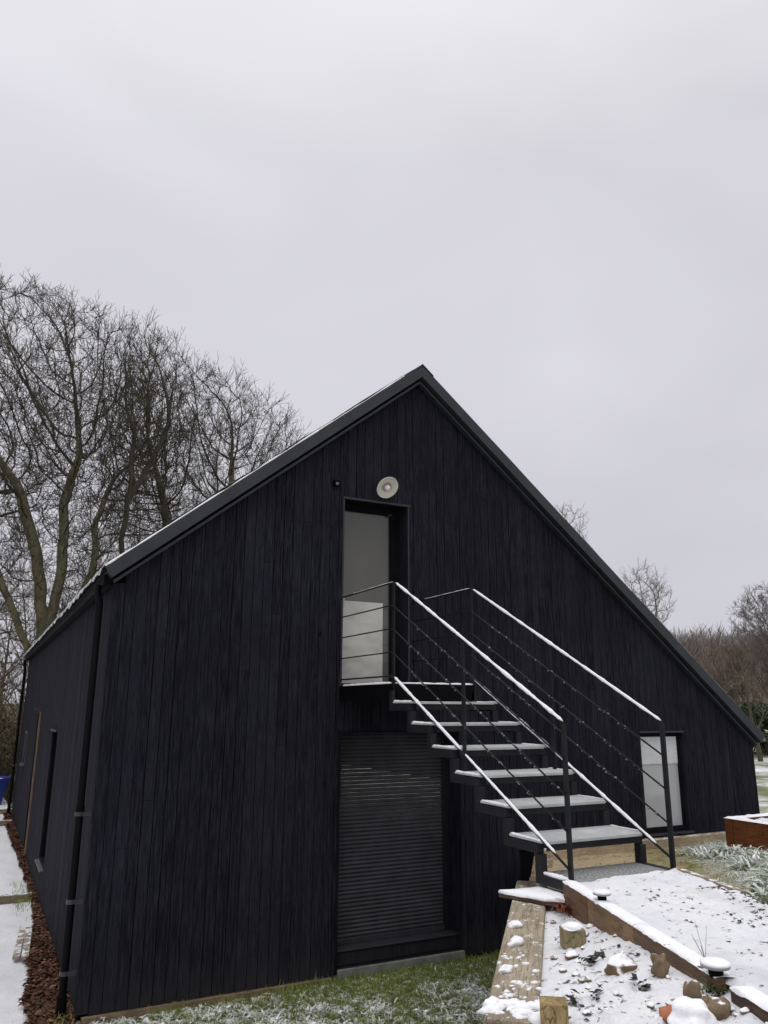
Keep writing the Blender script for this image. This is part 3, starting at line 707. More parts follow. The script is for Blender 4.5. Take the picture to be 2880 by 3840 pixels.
# ---- raised bed of orange brown sleepers at the right
rb = Thing('raised_bed', (8.6, -2.0, -1.6), 'orange brown timber raised bed topped with snow beside the right end of the barn', 'raised bed')
MAT['orange_wood'] = mat_wood('wet_orange_timber', (.09,.028,.009), (.25,.088,.027), (8, .8, 9), 0, 5, .5)
X0, X1, Y0, Y1, T = 7.965, 9.4, -3.4, -1.0, .10
for nm, q in (('side_board', (X0, X0+T, Y0, Y1-.11)), ('end_board', (X0-.0, X1, Y1-.10, Y1)), ('side_board', (X1-T, X1, Y0, Y1-.11)), ('end_board', (X0+T+.002, X1-T-.002, Y0, Y0+T))):
    g = MB(); g.box(q[0], q[1], q[2], q[3], -1.66, -1.318); o = rb.part(nm, g, MAT['orange_wood'], bevel=.006)
    g = MB(); long_y = (q[3]-q[2]) > (q[1]-q[0]); xs = np.linspace(q[0]-.008, q[1]+.008, 5 if long_y else 40); ys = np.linspace(q[2]-.008, q[3]+.008, 60 if long_y else 5); vs = []; fs = []
    for j, y in enumerate(ys):
        for i, x_ in enumerate(xs):
            edge = i in (0, len(xs)-1) or j in (0, len(ys)-1); vs.append((x_, y, -1.316+(0 if edge else .016+.014*fbm(x_, y, 7, 3))))
    for j in range(len(ys)-1):
        for i in range(len(xs)-1): fs.append((j*len(xs)+i, j*len(xs)+i+1, (j+1)*len(xs)+i+1, (j+1)*len(xs)+i))
    g.add(vs, fs); rb.part('snow_cover', g, MAT['snow'], o, smooth=True)
g = MB(); xs = np.linspace(X0+T, X1-T, 24); ys = np.linspace(Y0+T, Y1-.1, 40)
g.add([(x_, y, -1.36+.05*fbm(x_, y, 3, 4)) for y in ys for x_ in xs], [(j*24+i, j*24+i+1, (j+1)*24+i+1, (j+1)*24+i) for j in range(39) for i in range(23)])
rb.part('soil', g, MAT['bed_snow'], smooth=True)

# ---- garden lights
gl = Thing('garden_light', (0, 0, 0), 'small black mushroom garden light capped with snow, farther one by the stair foot', 'garden light', 'solar lights along the path edge')
g = MB(); g.tube([(0,0,-.12), (0,0,.045)], .018, 12); g.lathe([(.016,.03),(.03,.035),(.034,.05),(.034,.075),(.0,.078)], (0,0,0), (0,0,1), 20); gl.part('stem', g, MAT['pipe'], smooth=True)
g = MB(); g.lathe([(.0,.076),(.05,.076),(.066,.080),(.068,.088),(.066,.094),(.0,.096)], (0,0,0), (0,0,1), 32); gl.part('cap', g, mat_plain('grey_light_cap', (.28,.28,.29), .4, .4), smooth=True)
g = MB(); g.lathe([(.067,.092),(.070,.097),(.065,.105),(.045,.110),(.02,.112),(.0,.113)], (0,0,0), (0,0,1), 32); gl.part('snow_cap', g, MAT['snow'], smooth=True)
gl.o.location = (3.225, -4.16, -1.150); gl.o.scale = (.74,)*3
copy_thing(gl.o, (2.775, -5.32, -1.165), 1.0, 'small black mushroom garden light capped with snow, nearer one in the gap of the edging', .86)

# ================================================================== loose stones, blocks and leaves on the bed
a = M('snow_topped_stone'); n = a.noise(18, 5, .65); c_ = a.ramp(n, [(.3, (.10,.065,.04)), (.7, (.24,.165,.10))]); c_ = a.mix(a.math('MULTIPLY', a.upmask(.25, .5), a.rng(a.noise(20, 3), .3, .42)), c_, SNOW)
a.color(c_).set(.8, .2); a.bump(n, .6, .01); MAT['stone'] = a.m
a = M('bare_brown_stone'); n = a.noise(16, 5, .65); c_ = a.ramp(n, [(.3, (.10,.07,.042)), (.7, (.23,.165,.10))]); c_ = a.mix(a.math('MULTIPLY', a.upmask(.75, .9), a.rng(a.noise(24, 3), .5, .6)), c_, SNOW)
a.color(c_).set(.75, .2); a.bump(n, .6, .01); MAT['stone2'] = a.m
def stone(name, x, y, r, label, mat, seed, cat='stone', rough=.26, dz=.0, sub=4):
    z = bed_z(x, y); g = MB(); g.blob((x, y, z+dz), r, seed, sub, rough, 1.5); o = g.build(name, mat, None, (x, y, z), True); tag(o, label, cat); return o
stone('stone', 2.717, -4.835, (.075, .052, .05), 'rounded tan stone with a cap of snow in the middle of the bed', MAT['stone'], 1, dz=.02)
stone('stone', 2.762, -5.027, (.04, .035, .05), 'small upright brown stone half in snow near the long edging board', MAT['stone2'], 2, dz=.03)
# two-part brown lump near the dark edging board
z = bed_z(2.566, -5.453); g = MB(); g.blob((2.555, -5.395, z+.045), (.034, .034, .05), 4, 4, .2); g.blob((2.59, -5.475, z+.012), (.062, .04, .038), 6, 4, .25); g.blob((2.56, -5.43, z+.015), (.045, .04, .036), 7, 4, .2)
tag(g.build('stone', MAT['stone2'], None, (2.566, -5.45, z), True), 'bare brown knobbly stone beside the darkest edging board', 'stone')
def block(x, y, s, rz, label, mat, hgt):
    z = bed_z(x, y); t = Thing('wooden_block', (x, y, z), label, 'wooden block', 'cut wooden blocks standing in the snowy bed')
    c_, s_ = math.cos(rz), math.sin(rz); P = [(x+c_*a*s[0]-s_*b*s[1], y+s_*a*s[0]+c_*b*s[1]) for a, b in ((-.5,-.5),(.5,-.5),(.5,.5),(-.5,.5))]
    g = MB(); g.prism(P, z-.05, z+hgt, 'z'); t.part('block', g, mat, bevel=.004)
    return t, P, z+hgt
MAT['post_end'] = mat_wood('green_treated_timber', (.17,.145,.07), (.36,.30,.17), (3,3,1), .0, 10)
t, P, zt_ = block(2.885, -4.30, (.115, .10), -.42, 'square cut timber block with a rim of snow, the farther block', MAT['post_end'], .085)
g = MB(); cxx = sum(p[0] for p in P)/4; cyy = sum(p[1] for p in P)/4; g.blob((cxx, cyy, zt_+.0), (.06, .055, .022), 12, 3, .25, 1.5, -.002+0); t.part('snow_cap', g, MAT['snow'], smooth=True)
block(2.10, -5.115, (.105, .095), -.62, 'sawn golden timber block at the bottom edge, the nearer block', mat_wood('golden_timber', (.24,.17,.065), (.46,.34,.16), (3,3,1), .06, 8), .085)
# snow-covered terracotta pot lying on its side at the bottom edge
pt = Thing('plant_pot', (2.42, -5.42, -1.22), 'orange terracotta pot lying half buried in snow at the bottom edge', 'plant pot')
z = bed_z(2.42, -5.42); ax_ = Vector((.85, -.45, .10))
g = MB(); g.lathe([(.0,-.06),(.030,-.06),(.040,.04),(.046,.04),(.048,.065),(.042,.065),(.036,.04),(.026,-.045),(.0,-.045)], (2.435, -5.425, z+.016), ax_, 28); pt.part('pot', g, mat_plain('terracotta', (.50,.19,.11), .8, .2, .2), smooth=True, fix=False)
g = MB(); g.blob((2.475, -5.455, z+.018), (.085, .07, .052), 14, 4, .25); pt.part('snow_cover', g, MAT['snow'], smooth=True)
# snow lumps on the sleeper cap
for i, (t_, o_, r_, lab) in enumerate(((.83, .06, .03, 'lone round clump of snow on the pale sleeper cap, farthest along it'), (1.17, .075, .036, 'pointed clump of snow halfway along the pale sleeper cap'), (1.62, .05, .028, 'small clump of snow near the near end of the pale sleeper cap'))):
    x_, y_ = rline(t_, o_); g = MB(); g.blob((x_, y_, -1.263), (r_*1.25, r_, r_*.8), i+20, 3, .35); tag(g.build('snow_clump', MAT['snow'], None, (x_, y_, -1.268), True), lab, 'snow clump', 'snow clumps on the sleeper cap')
g = MB()
for i in range(34):
    t_ = rng.uniform(1.3, 2.1); o_ = rng.uniform(.02, .21); x_, y_ = rline(t_, o_); r_ = rng.uniform(.004, .015); g.blob((x_, y_, -1.268), (r_*1.5, r_, r_*.6), i, 1, .4)
for i in range(26):
    t_ = rng.uniform(1.98, 2.16); o_ = rng.uniform(.02, .26); x_, y_ = rline(t_, o_); r_ = rng.uniform(.018, .04); g.blob((x_, y_, -1.272), (r_*1.5, r_, r_*.55), i, 2, .4)
tag(g.build('scattered_snow', MAT['snow'], None, (0,0,0), True), 'loose crumbs of snow scattered over the near end of the sleeper cap', 'snow', kind='stuff')

# ------------------------------------------------------------------ strips (blades / leaves)
def blade(mb, base, az_, ln, w, bend, n=3, lean=.3, twist=0):
    p = Vector(base); d_ = Vector((math.cos(az_)*lean, math.sin(az_)*lean, 1)).normalized(); sd = Vector((-math.sin(az_+twist), math.cos(az_+twist), 0))
    vs = []
    for i in range(n+1):
        t = i/n; ww = w*(1-t**1.6)*.5+w*.04
        vs += [p-sd*ww, p+sd*ww]; p = p+d_*(ln/n); d_ = (d_+Vector((math.cos(az_)*bend/n, math.sin(az_)*bend/n, -bend*.75/n))).normalized()
    mb.add(vs, [(2*i, 2*i+1, 2*i+3, 2*i+2) for i in range(n)])
MAT['green_blade'] = mat_blade('green_grass', [(0, (.11,.16,.025)), (.55, (.23,.31,.06)), (.85, (.29,.30,.085)), (1, (.42,.31,.14))])
MAT['frost_blade'] = mat_blade('frosted_grass', [(0, (.14,.18,.07)), (.25, (.36,.40,.27)), (.45, (.74,.76,.71)), (1, (.90,.90,.88))], .75)
lz = lambda x, y: -2.705+.02*fbm(x, y, 3)+.02*fbm(x, y, 14, 2)
g = MB(); f = MB()
def frost_limit(x, y): return .10 + .50*sstep(1.9, 3.3, x) + .22*fbm(x, y, 2.2, 3)
for i in range(26000):
    x_ = rng.uniform(1.6, 5.7); y_ = -rng.random()**1.3*1.6-.02
    if roff(x_, y_) > -.05: continue
    lim = frost_limit(x_, y_)
    if -y_ > lim+.1 and fbm(x_, y_, 5, 3, 4) > -.06: continue
    if x_ < 2.8 and rng.random() < .5: continue
    blade(g, (x_, y_, lz(x_, y_)), rng.uniform(0, 6.28), rng.uniform(.03, .08)*(1.6 if rng.random() < .05 else 1), rng.uniform(.003, .006), rng.uniform(.3, 1.6))
for i in range(30000):
    x_ = rng.uniform(1.1, 5.0); y_ = rng.uniform(-2.4, -.02)
    if roff(x_, y_) > -.05: continue
    lim = frost_limit(x_, y_)
    if -y_ < lim and rng.random() < .96: continue
    k = fbm(x_, y_, 5, 3, 4)
    if k < -.05 and rng.random() < .9: continue
    blade(f, (x_, y_, lz(x_, y_)), rng.uniform(0, 6.28), rng.uniform(.04, .09), rng.uniform(.009, .022), rng.uniform(1.0, 2.8), 3, .9, rng.uniform(-1, 1))
sn = MB()
for i in range(1500):
    x_ = rng.uniform(1.1, 4.8); y_ = rng.uniform(-2.2, -.05)
    if roff(x_, y_) > -.08 or -y_ < frost_limit(x_, y_)+.02 or fbm(x_, y_, 5, 3, 4) < .05: continue
    q = rng.uniform(.008, .026); sn.blob((x_, y_, lz(x_, y_)+.012), (q*rng.uniform(1, 1.7), q*1.1, q*.55), i, 1, .5)
tag(sn.build('snow_crumbs', MAT['snow'], None, (0,0,0), True), 'small clots of snow caught in the grass of the sunken lawn', 'snow', kind='stuff')
tag(g.build('green_grass', MAT['green_blade']), 'green grass growing along the foot of the shutter', 'grass', kind='stuff')
tag(f.build('frosted_grass', MAT['frost_blade']), 'white frosted grass of the sunken lawn', 'grass', kind='stuff')
# frosted clumps of strap leaves at the right, each a plant
def frost_plant(seed, R_=.22, H=.16, n=90):
    r = random.Random(seed); lf = MB(); gr = MB()
    for i in range(n):
        q = r.uniform(0, 6.28); rr = R_*math.sqrt(r.random())*.8
        blade(lf if r.random() < .8 else gr, (rr*math.cos(q), rr*math.sin(q), 0), q+r.uniform(-.9, .9), r.uniform(.10, .20)*H/.16, r.uniform(.012, .026), r.uniform(1.6, 3.4), 5, r.uniform(.3, .9), r.uniform(-.5, .5))
    return lf, gr
MAT['frost_leaf'] = mat_blade('frosted_strap_leaf', [(0, (.14,.18,.09)), (.3, (.42,.46,.38)), (.6, (.68,.70,.67)), (1, (.88,.88,.87))], .75)
MAT['green_leaf'] = mat_blade('dark_strap_leaf', [(0, (.035,.06,.02)), (.6, (.07,.105,.03)), (1, (.20,.22,.10))])
protos = []
spots = [(6.35,-2.65),(6.75,-2.3),(6.95,-2.2),(7.35,-1.9),(6.7,-2.75),(7.1,-2.6),(7.6,-1.45),(7.55,-2.3),(7.0,-1.75),(7.3,-1.2),(5.2,-3.85),(5.55,-3.6),(5.0,-4.2),(5.95,-3.3),(4.65,-4.55),(6.3,-3.1),(5.5,-4.1),(5.9,-3.75),(6.7,-3.3),(7.3,-3.0),(7.9,-2.6),(4.5,-4.45),(4.38,-4.75),(4.25,-5.1),(4.72,-4.15),(4.9,-3.95)]
for i, (x_, y_) in enumerate(spots):
    if i < 4:
        t = Thing('frosted_plant', (0,0,0), 'frost-whitened clump of arching strap leaves on the ground right of the stair', 'plant', 'frosted clumps right of the stair')
        lf, gr = frost_plant(40+i); t.part('leaves', lf, MAT['frost_leaf'], fix=False); t.part('green_leaves', gr, MAT['green_leaf'], fix=False); protos.append(t.o); o = t.o
        o.location = (x_, y_, up_z(x_, y_)-.01); o.rotation_euler[2] = rng.uniform(0, 6)
    else:
        copy_thing(protos[i % 4], (x_, y_, up_z(x_, y_)-.01), rng.uniform(0, 6.28), None, rng.uniform(.8, 1.25))
f = MB()
for i in range(15000):
    x_ = rng.uniform(4.0, 10); y_ = rng.uniform(-5.6, -.15)
    w_ = x_ - .83*y_ + 1.0*fbm(x_, y_, 1.4, 3)
    if eoff(x_, y_) < 1.0 or w_ < 8.5 or (X0-.02 < x_ < X1 and y_ < Y1+.02): continue
    blade(f, (x_, y_, up_z(x_, y_)), rng.uniform(0, 6.28), rng.uniform(.03, .09), rng.uniform(.005, .011), rng.uniform(.6, 2.2), 3, .7)
tag(f.build('frosted_grass', MAT['frost_blade']), 'frosted grass round the raised bed and along the barn', 'grass', kind='stuff')
g = MB()
for i in range(2600):
    x_ = rng.uniform(4.5, 7.2); y_ = rng.uniform(-3.6, -.1); w_ = x_ - .83*y_ + 1.0*fbm(x_, y_, 1.4, 3)
    if eoff(x_, y_) < 1.0 or not 7.2 < w_ < 8.5: continue
    blade(g, (x_, y_, up_z(x_, y_)), rng.uniform(0, 6.28), rng.uniform(.02, .06), rng.uniform(.003, .006), rng.uniform(.6, 1.8), 3, .6)
tag(g.build('green_grass', MAT['green_blade']), 'thin green and tan grass on the sandy ground right of the stair', 'grass', kind='stuff')
# leaf litter: flat curled chips
def chip(mb, x, y, z, s, rnd, up=.6):
    q = rnd.uniform(0, 6.28); a_ = Vector((math.cos(q), math.sin(q), rnd.uniform(-up, up))).normalized()*s; b_ = Vector((-math.sin(q), math.cos(q), rnd.uniform(-up, up))).normalized()*s*rnd.uniform(.35, .7)
    p = Vector((x, y, z)); h = Vector((0, 0, s*rnd.uniform(.1, .4)))
    mb.add([p-a_, p-b_+h, p+a_, p+b_+h], [(0,1,2,3)])
MAT['mulch'] = mat_blade('red_brown_mulch', [(0, (.035,.012,.008)), (.5, (.095,.034,.02)), (.8, (.15,.062,.034)), (1, (.24,.15,.09))])
g = MB()
for i in range(15000):
    y_ = rng.uniform(-.6, 14.5); edge = .62+.30*sstep(0, 4.5, y_)-.1*sstep(6, 12, y_)+.05*fbm(y_, 0, 2.5, 3)
    x_ = rng.uniform(edge, 1.0)
    if rng.random() > 2.2/(1+.25*max(0, y_)): continue
    chip(g, x_, y_, -2.655+rng.uniform(0, .03), rng.uniform(.018, .045), rng, .45)
tag(g.build('leaf_mulch', MAT['mulch']), 'red brown leaf mulch along the foot of the side wall', 'mulch', kind='stuff')
g = MB()
for i in range(500):
    y_ = rng.choice((4.4, 4.8, 5.4, .05, -.1, 2.6))+rng.gauss(0, .35); x_ = rng.uniform(.68, .98)
    blade(g, (x_, y_, -2.66), rng.uniform(0, 6.28), rng.uniform(.05, .11), rng.uniform(.004, .008), rng.uniform(.4, 1.6))
tag(g.build('green_grass', MAT['green_blade']), 'green tufts in the mulch beside the side wall', 'grass', kind='stuff')
# dark leaves poking through the snow on the path and the bed
MAT['dark_leaf'] = mat_blade('dark_dead_leaf', [(0, (.02,.017,.018)), (.6, (.05,.035,.034)), (.85, (.09,.075,.05)), (1, (.05,.07,.03))])
g = MB()
for i in range(2600):
    s_ = rng.uniform(.2, 3.2); o_ = rng.uniform(.2, .95)
    if rng.random() > (o_/.95)**1.6: continue
    x_, y_ = eline(s_, o_)
    if fbm(x_, y_, 4.5, 3, 9) < .0: continue
    chip(g, x_, y_, path_z(x_, y_)+.001, rng.uniform(.006, .022), rng, .3)
for i in range(900):
    x_ = rng.uniform(1.8, 3.4); y_ = rng.uniform(-6, -3.9)
    if roff(x_, y_) < .25 or eoff(x_, y_) > -.05 or fbm(x_, y_, 3.6, 3, 2) < .16: continue
    chip(g, x_, y_, bed_z(x_, y_)+.004, rng.uniform(.006, .02), rng, .4)
for cx_, cy_ in ((2.715, -4.609), (2.76, -4.62), (2.329, -4.975), (2.40, -5.02), (2.60, -5.07)):
    for i in range(14): x_, y_ = cx_+rng.gauss(0, .025), cy_+rng.gauss(0, .02); chip(g, x_, y_, bed_z(x_, y_)+rng.uniform(.004, .03), rng.uniform(.012, .026), rng, .6)
tag(g.build('leaf_litter', MAT['dark_leaf']), 'dark dead leaves showing through the snow of the path and bed', 'leaves', kind='stuff')
# orange dead leaves tuft at the stair foot
t = Thing('dead_plant', (3.37, -3.74, -1.35), 'tuft of orange dead leaves in the corner between stair foot and sleeper cap', 'plant')
g = MB()
for i in range(120): blade(g, (3.36+rng.gauss(0, .045), -3.74+rng.gauss(0, .045), -1.285), rng.uniform(0, 6.28), rng.uniform(.06, .16), rng.uniform(.008, .018), rng.uniform(1, 3), 4, .6)
t.part('leaves', g, mat_blade('rusty_leaf', [(0, (.06,.018,.01)), (.5, (.20,.05,.022)), (.85, (.32,.11,.05)), (1, (.45,.30,.2))]), fix=False)
g = MB(); r = random.Random(77)
for i in range(260):
    x_ = r.uniform(1.7, 3.4); y_ = r.uniform(-5.9, -3.8)
    if roff(x_, y_) < .26 or eoff(x_, y_) > -.05: continue
    q = r.uniform(.006, .016)*(1 if r.random() < .8 else 1.9); g.blob((x_, y_, bed_z(x_, y_)+q*.25), (q*r.uniform(1, 1.6), q, q*.75), i, 2, .35)
tag(g.build('pebbles', MAT['stone'], None, (0,0,0), True), 'small pebbles and clods breaking the snow of the bed', 'pebbles', kind='stuff')
# small green weed in the gap of the edging, twigs by the nearer light
t = Thing('weed', (2.755, -5.33, -1.19), 'small green weed growing from the gap between the edging boards', 'plant')
g = MB()
for i in range(60): blade(g, (2.75+rng.gauss(0, .02), -5.335+rng.gauss(0, .02), -1.19), rng.uniform(0, 6.28), rng.uniform(.03, .09), rng.uniform(.006, .014), rng.uniform(.6, 2), 3, .6)
t.part('leaves', g, MAT['green_leaf'], fix=False)
t = Thing('dry_stalks', (2.93, -5.13, -1.13), 'few thin dry stalks sticking up from the snow by the nearer garden light', 'plant')
g = MB()
for a_, l_ in ((.4, .13), (2.2, .10), (1.4, .15), (3.6, .07)): g.tube([(2.93, -5.13, -1.14), (2.93+.03*math.cos(a_), -5.13+.03*math.sin(a_), -1.14+l_*.6), (2.93+.05*math.cos(a_), -5.13+.05*math.sin(a_), -1.14+l_)], [.0016, .0014, .0008], 4)
t.part('stalks', g, mat_plain('dry_stalk', (.16,.12,.08), .8))

# ================================================================== side path: steps, planks, blue tub
MAT['step'] = mat_wood('grey_step_timber', (.12,.09,.06), (.30,.24,.16), (1,5,5), .45)
for (y_, x0_, x1_, lab) in ((4.8, -.3, .93, 'nearer timber step across the snowy side path'), (12.7, -.4, .96, 'farther timber step across the snowy side path'), (14.9, -.6, 1.1, 'last timber step by the blue tub at the end of the side path')):
    g = MB(); g.box(x0_, x1_, y_-.05, y_+.05, -2.74, -2.585); o = g.build('path_step', MAT['step'], None, (.3, y_, -2.66)); tag(o, lab, 'step', 'timber steps of the side path')
    b_ = o.modifiers.new('bevel', 'BEVEL'); b_.width = .01; b_.segments = 2
for (p0, p1, lab) in (((.80, 3.05, -2.625), (.70, 1.88, -2.635), 'snow-dusted loose plank at the edge of the mulch'), ((.72, 2.95, -2.625), (.62, 1.95, -2.64), 'second loose plank, lying deeper in the snow of the side path')):
    g = MB(); g.bar(p0, p1, .07, .03); o = g.build('plank', mat_wood('pale_plank', (.26,.20,.16), (.45,.38,.32), (4,1,4), .35), None, p0); tag(o, lab, 'plank', 'loose planks by the mulch')
tub = Thing('plastic_tub', (.42, 17.0, -2.72), 'bright blue plastic tub at the far end of the side path', 'tub')
g = MB(); g.lathe([(.0,.0),(.40,.0),(.56,.70),(.585,.70),(.585,.735),(.55,.735),(.53,.70),(.38,.04),(.0,.04)], (.42, 17.0, -2.72), (0,0,1), 36); tub.part('body', g, mat_plain('blue_plastic', (.008,.03,.30), .4, .4, .15), smooth=False, fix=False)
g = MB(); g.lathe([(.53,.66),(.4,.70),(.2,.735),(.0,.74)], (.42, 17.0, -2.72), (0,0,1), 36); tub.part('snow_cap', g, MAT['snow'], smooth=True)
g = MB(); g.box(.30, .42, 16.48, 16.5, -2.45, -2.33); tub.part('sticker', g, mat_plain('pale_sticker', (.6,.65,.7), .5))

# ================================================================== trees
class Tubes:
    """batches polylines of equal point count into tube meshes"""
    def __init__(s): s.b = {}
    def add(s, pts, rad, k): s.b.setdefault((len(pts), k), []).append((pts, rad))
    def mesh(s, name, mat, parent, origin):
        V = []; F = []; base = 0
        for (n, k), L in s.b.items():
            P = np.array([[tuple(p) for p in a[0]] for a in L], float)-np.array(origin); Rr = np.array([a[1] for a in L], float); m_ = len(L)
            T = np.gradient(P, axis=1); T /= np.linalg.norm(T, axis=2, keepdims=True)+1e-9
            ref = np.where(np.abs(T[:, :1, 2:3]) < .85, np.array([0,0,1.]), np.array([1.,0,0])); A = np.cross(T, ref); A /= np.linalg.norm(A, axis=2, keepdims=True)+1e-9; Bn = np.cross(T, A)
            q = 2*np.pi*np.arange(k)/k
            W = P[:, :, None, :]+Rr[:, :, None, None]*(A[:, :, None, :]*np.cos(q)[None, None, :, None]+Bn[:, :, None, :]*np.sin(q)[None, None, :, None])
            V.append(W.reshape(-1, 3)); ii, jj = np.meshgrid(np.arange(n-1), np.arange(k), indexing='ij')
            f_ = np.stack([ii*k+jj, ii*k+(jj+1) % k, (ii+1)*k+(jj+1) % k, (ii+1)*k+jj], -1).reshape(-1, 4)
            F.append((f_[None]+(np.arange(m_)*n*k)[:, None, None]+base).reshape(-1, 4)); base += m_*n*k
        V = np.concatenate(V); F = np.concatenate(F); me = bpy.data.meshes.new(name)
        me.vertices.add(len(V)); me.vertices.foreach_set('co', V.ravel()); me.loops.add(F.size); me.loops.foreach_set('vertex_index', F.ravel().astype(np.int32))
        me.polygons.add(len(F)); me.polygons.foreach_set('loop_start', np.arange(0, F.size, 4, dtype=np.int32)); me.update(calc_edges=True)
        me.polygons.foreach_set('use_smooth', np.ones(len(F), bool)); me.materials.append(mat)
        o = bpy.data.objects.new(name, me); COL.objects.link(o)
        if parent: o.parent = parent
        return o
def rdir(r):
    while True:
        v = Vector((r.uniform(-1,1), r.uniform(-1,1), r.uniform(-1,1)))
        if .05 < v.length < 1: return v.normalized()
def grow(r, TB, p, d_, ln, rad, lv, spec):
    n = spec['seg'][lv]; step = ln/n; pts = [p.copy()]; rads = [rad]; dirs = [d_.copy()]; wig = spec['wig'][lv]; up = spec['up'][lv]; end = spec['taper'][lv]
    last = lv == len(spec['seg'])-1
    for i in range(n):
        d_ = (d_+rdir(r)*wig+Vector((0,0,up))).normalized(); p = p+d_*(step*r.uniform(.85, 1.15)); t = (i+1)/n
        pts.append(p.copy()); rads.append(max(spec['rmin'], rad*(1-(1-end)*t))); dirs.append(d_.copy())
    k = 10 if lv == 0 else 7 if lv == 1 else 5 if lv == 2 else 3
    TB[0 if lv < spec['trunk_levels'] else 1].add(pts, rads, k)
    if last: return
    cnt = spec['n'][lv]; t0 = spec['from'][lv]; az_ = r.uniform(0, 6.28)
    for c_ in range(cnt):
        t = t0+(1-t0)*(c_+r.uniform(.1, .9))/cnt; i = min(n-1, int(t*n)); f = t*n-i; q = pts[i].lerp(pts[i+1], f); dd = dirs[i+1]
        az_ += 2.4+r.uniform(-.5, .5); a_ = dd.cross(Vector((0,0,1)) if abs(dd.z) < .95 else Vector((1,0,0))).normalized(); b_ = dd.cross(a_)
        ang = R(spec['ang'][lv]*r.uniform(.7, 1.3)); nd = (dd*math.cos(ang)+(a_*math.cos(az_)+b_*math.sin(az_))*math.sin(ang)).normalized()
        nd = (nd+Vector(spec.get('pull', (0,0,0)))*(.5 if lv < 2 else .15)).normalized()
        grow(r, TB, q, nd, ln*spec['ratio'][lv]*r.uniform(.75, 1.25)*(1.15-.45*t), max(spec['rmin'], rads[i]*spec['rr'][lv]), lv+1, spec)
    # the leader carries on
    for q in range(spec['fork'][lv]):
        grow(r, TB, pts[-1], (dirs[-1]+rdir(r)*.45).normalized(), ln*spec['ratio'][lv]*1.05, rads[-1]*.9, lv+1, spec)
SLIM = dict(seg=[10,6,6,4], wig=[.07,.22,.26,.3], up=[.05,.10,.08,.05], taper=[.25,.3,.4,.6], n=[17,7,6], **{'from': [.22,.15,.12]}, ang=[46,42,40], ratio=[.34,.42,.5], rr=[.5,.55,.65], fork=[2,1,1], rmin=.0085, trunk_levels=1)
def mat_bark(name, c1, c2, moss, amt):
    a = M(name); n = a.noise(9, 6, .7, (1,1,.35)); c_ = a.ramp(n, [(.3, c1), (.7, c2)]); c_ = a.mix(a.rng(a.noise(2.2, 4, .6), .42, .62, 0, amt), c_, moss); a.color(c_).set(.9, .1); a.bump(n, .6, .03); return a.m
MAT['bark'] = mat_bark('mossy_bark', (.10,.085,.058), (.26,.225,.155), (.20,.195,.085), .8)
MAT['twig'] = mat_bark('dark_twigs', (.052,.044,.038), (.112,.095,.080), (.11,.105,.058), .45)
MAT['twig_brown'] = mat_bark('brown_twigs', (.10,.076,.060), (.20,.155,.125), (.15,.14,.075), .4)
MAT['twig_pale'] = mat_bark('grey_brown_twigs', (.16,.14,.135), (.27,.24,.23), (.2,.19,.15), .3)

from mathutils.kdtree import KDTree
def colonise(r, stems, env, n_att, step=.3, reach=2.4, kill=.42, jit=.17, up=.04):
    """space colonisation: stems are polylines, env a list of (centre, radii) ellipsoids filled with attractors"""
    P = []; par = []; kids = {}
    for st in stems:
        prev = -1
        for i in range(len(st)-1):
            a_, b_ = Vector(st[i]), Vector(st[i+1]); k = max(2, int((b_-a_).length/step))
            for q in range(0 if i == 0 else 1, k+1):
                p = a_.lerp(b_, q/k)
                if q not in (0, k): p += rdir(r)*.04
                P.append(p); par.append(prev); prev = len(P)-1
    A = []; vol = [e_[1][0]*e_[1][1]*e_[1][2] for e_ in env]; tv = sum(vol)
    for (c_, r3), v in zip(env, vol):
        for i in range(int(n_att*v/tv)):
            d_ = rdir(r)*r.random()**.36; A.append(Vector(c_)+Vector((d_.x*r3[0], d_.y*r3[1], d_.z*r3[2])))
    for it in range(110):
        kd = KDTree(len(P))
        for i, p in enumerate(P): kd.insert(p, i)
        kd.balance(); pull = {}; keep = []
        for a_ in A:
            co, i, ds = kd.find(a_)
            if ds < kill: continue
            keep.append(a_)
            if ds < reach*(1 if it < 60 else 1.6): pull[i] = pull.get(i, Vector())+(a_-co).normalized()
        A = keep
        if not pull or not A: break
        if all(kids.get(i, 0) > 3 for i in pull): break
        for i, v in pull.items():
            kids[i] = kids.get(i, 0)+1
            if kids[i] > 3: continue
            d_ = v.normalized()+rdir(r)*jit+Vector((0,0,up))
            if par[i] >= 0: d_ += (P[i]-P[par[i]]).normalized()*.35
            P.append(P[i]+d_.normalized()*step); par.append(i)
    return P, par
LEAF = .0066
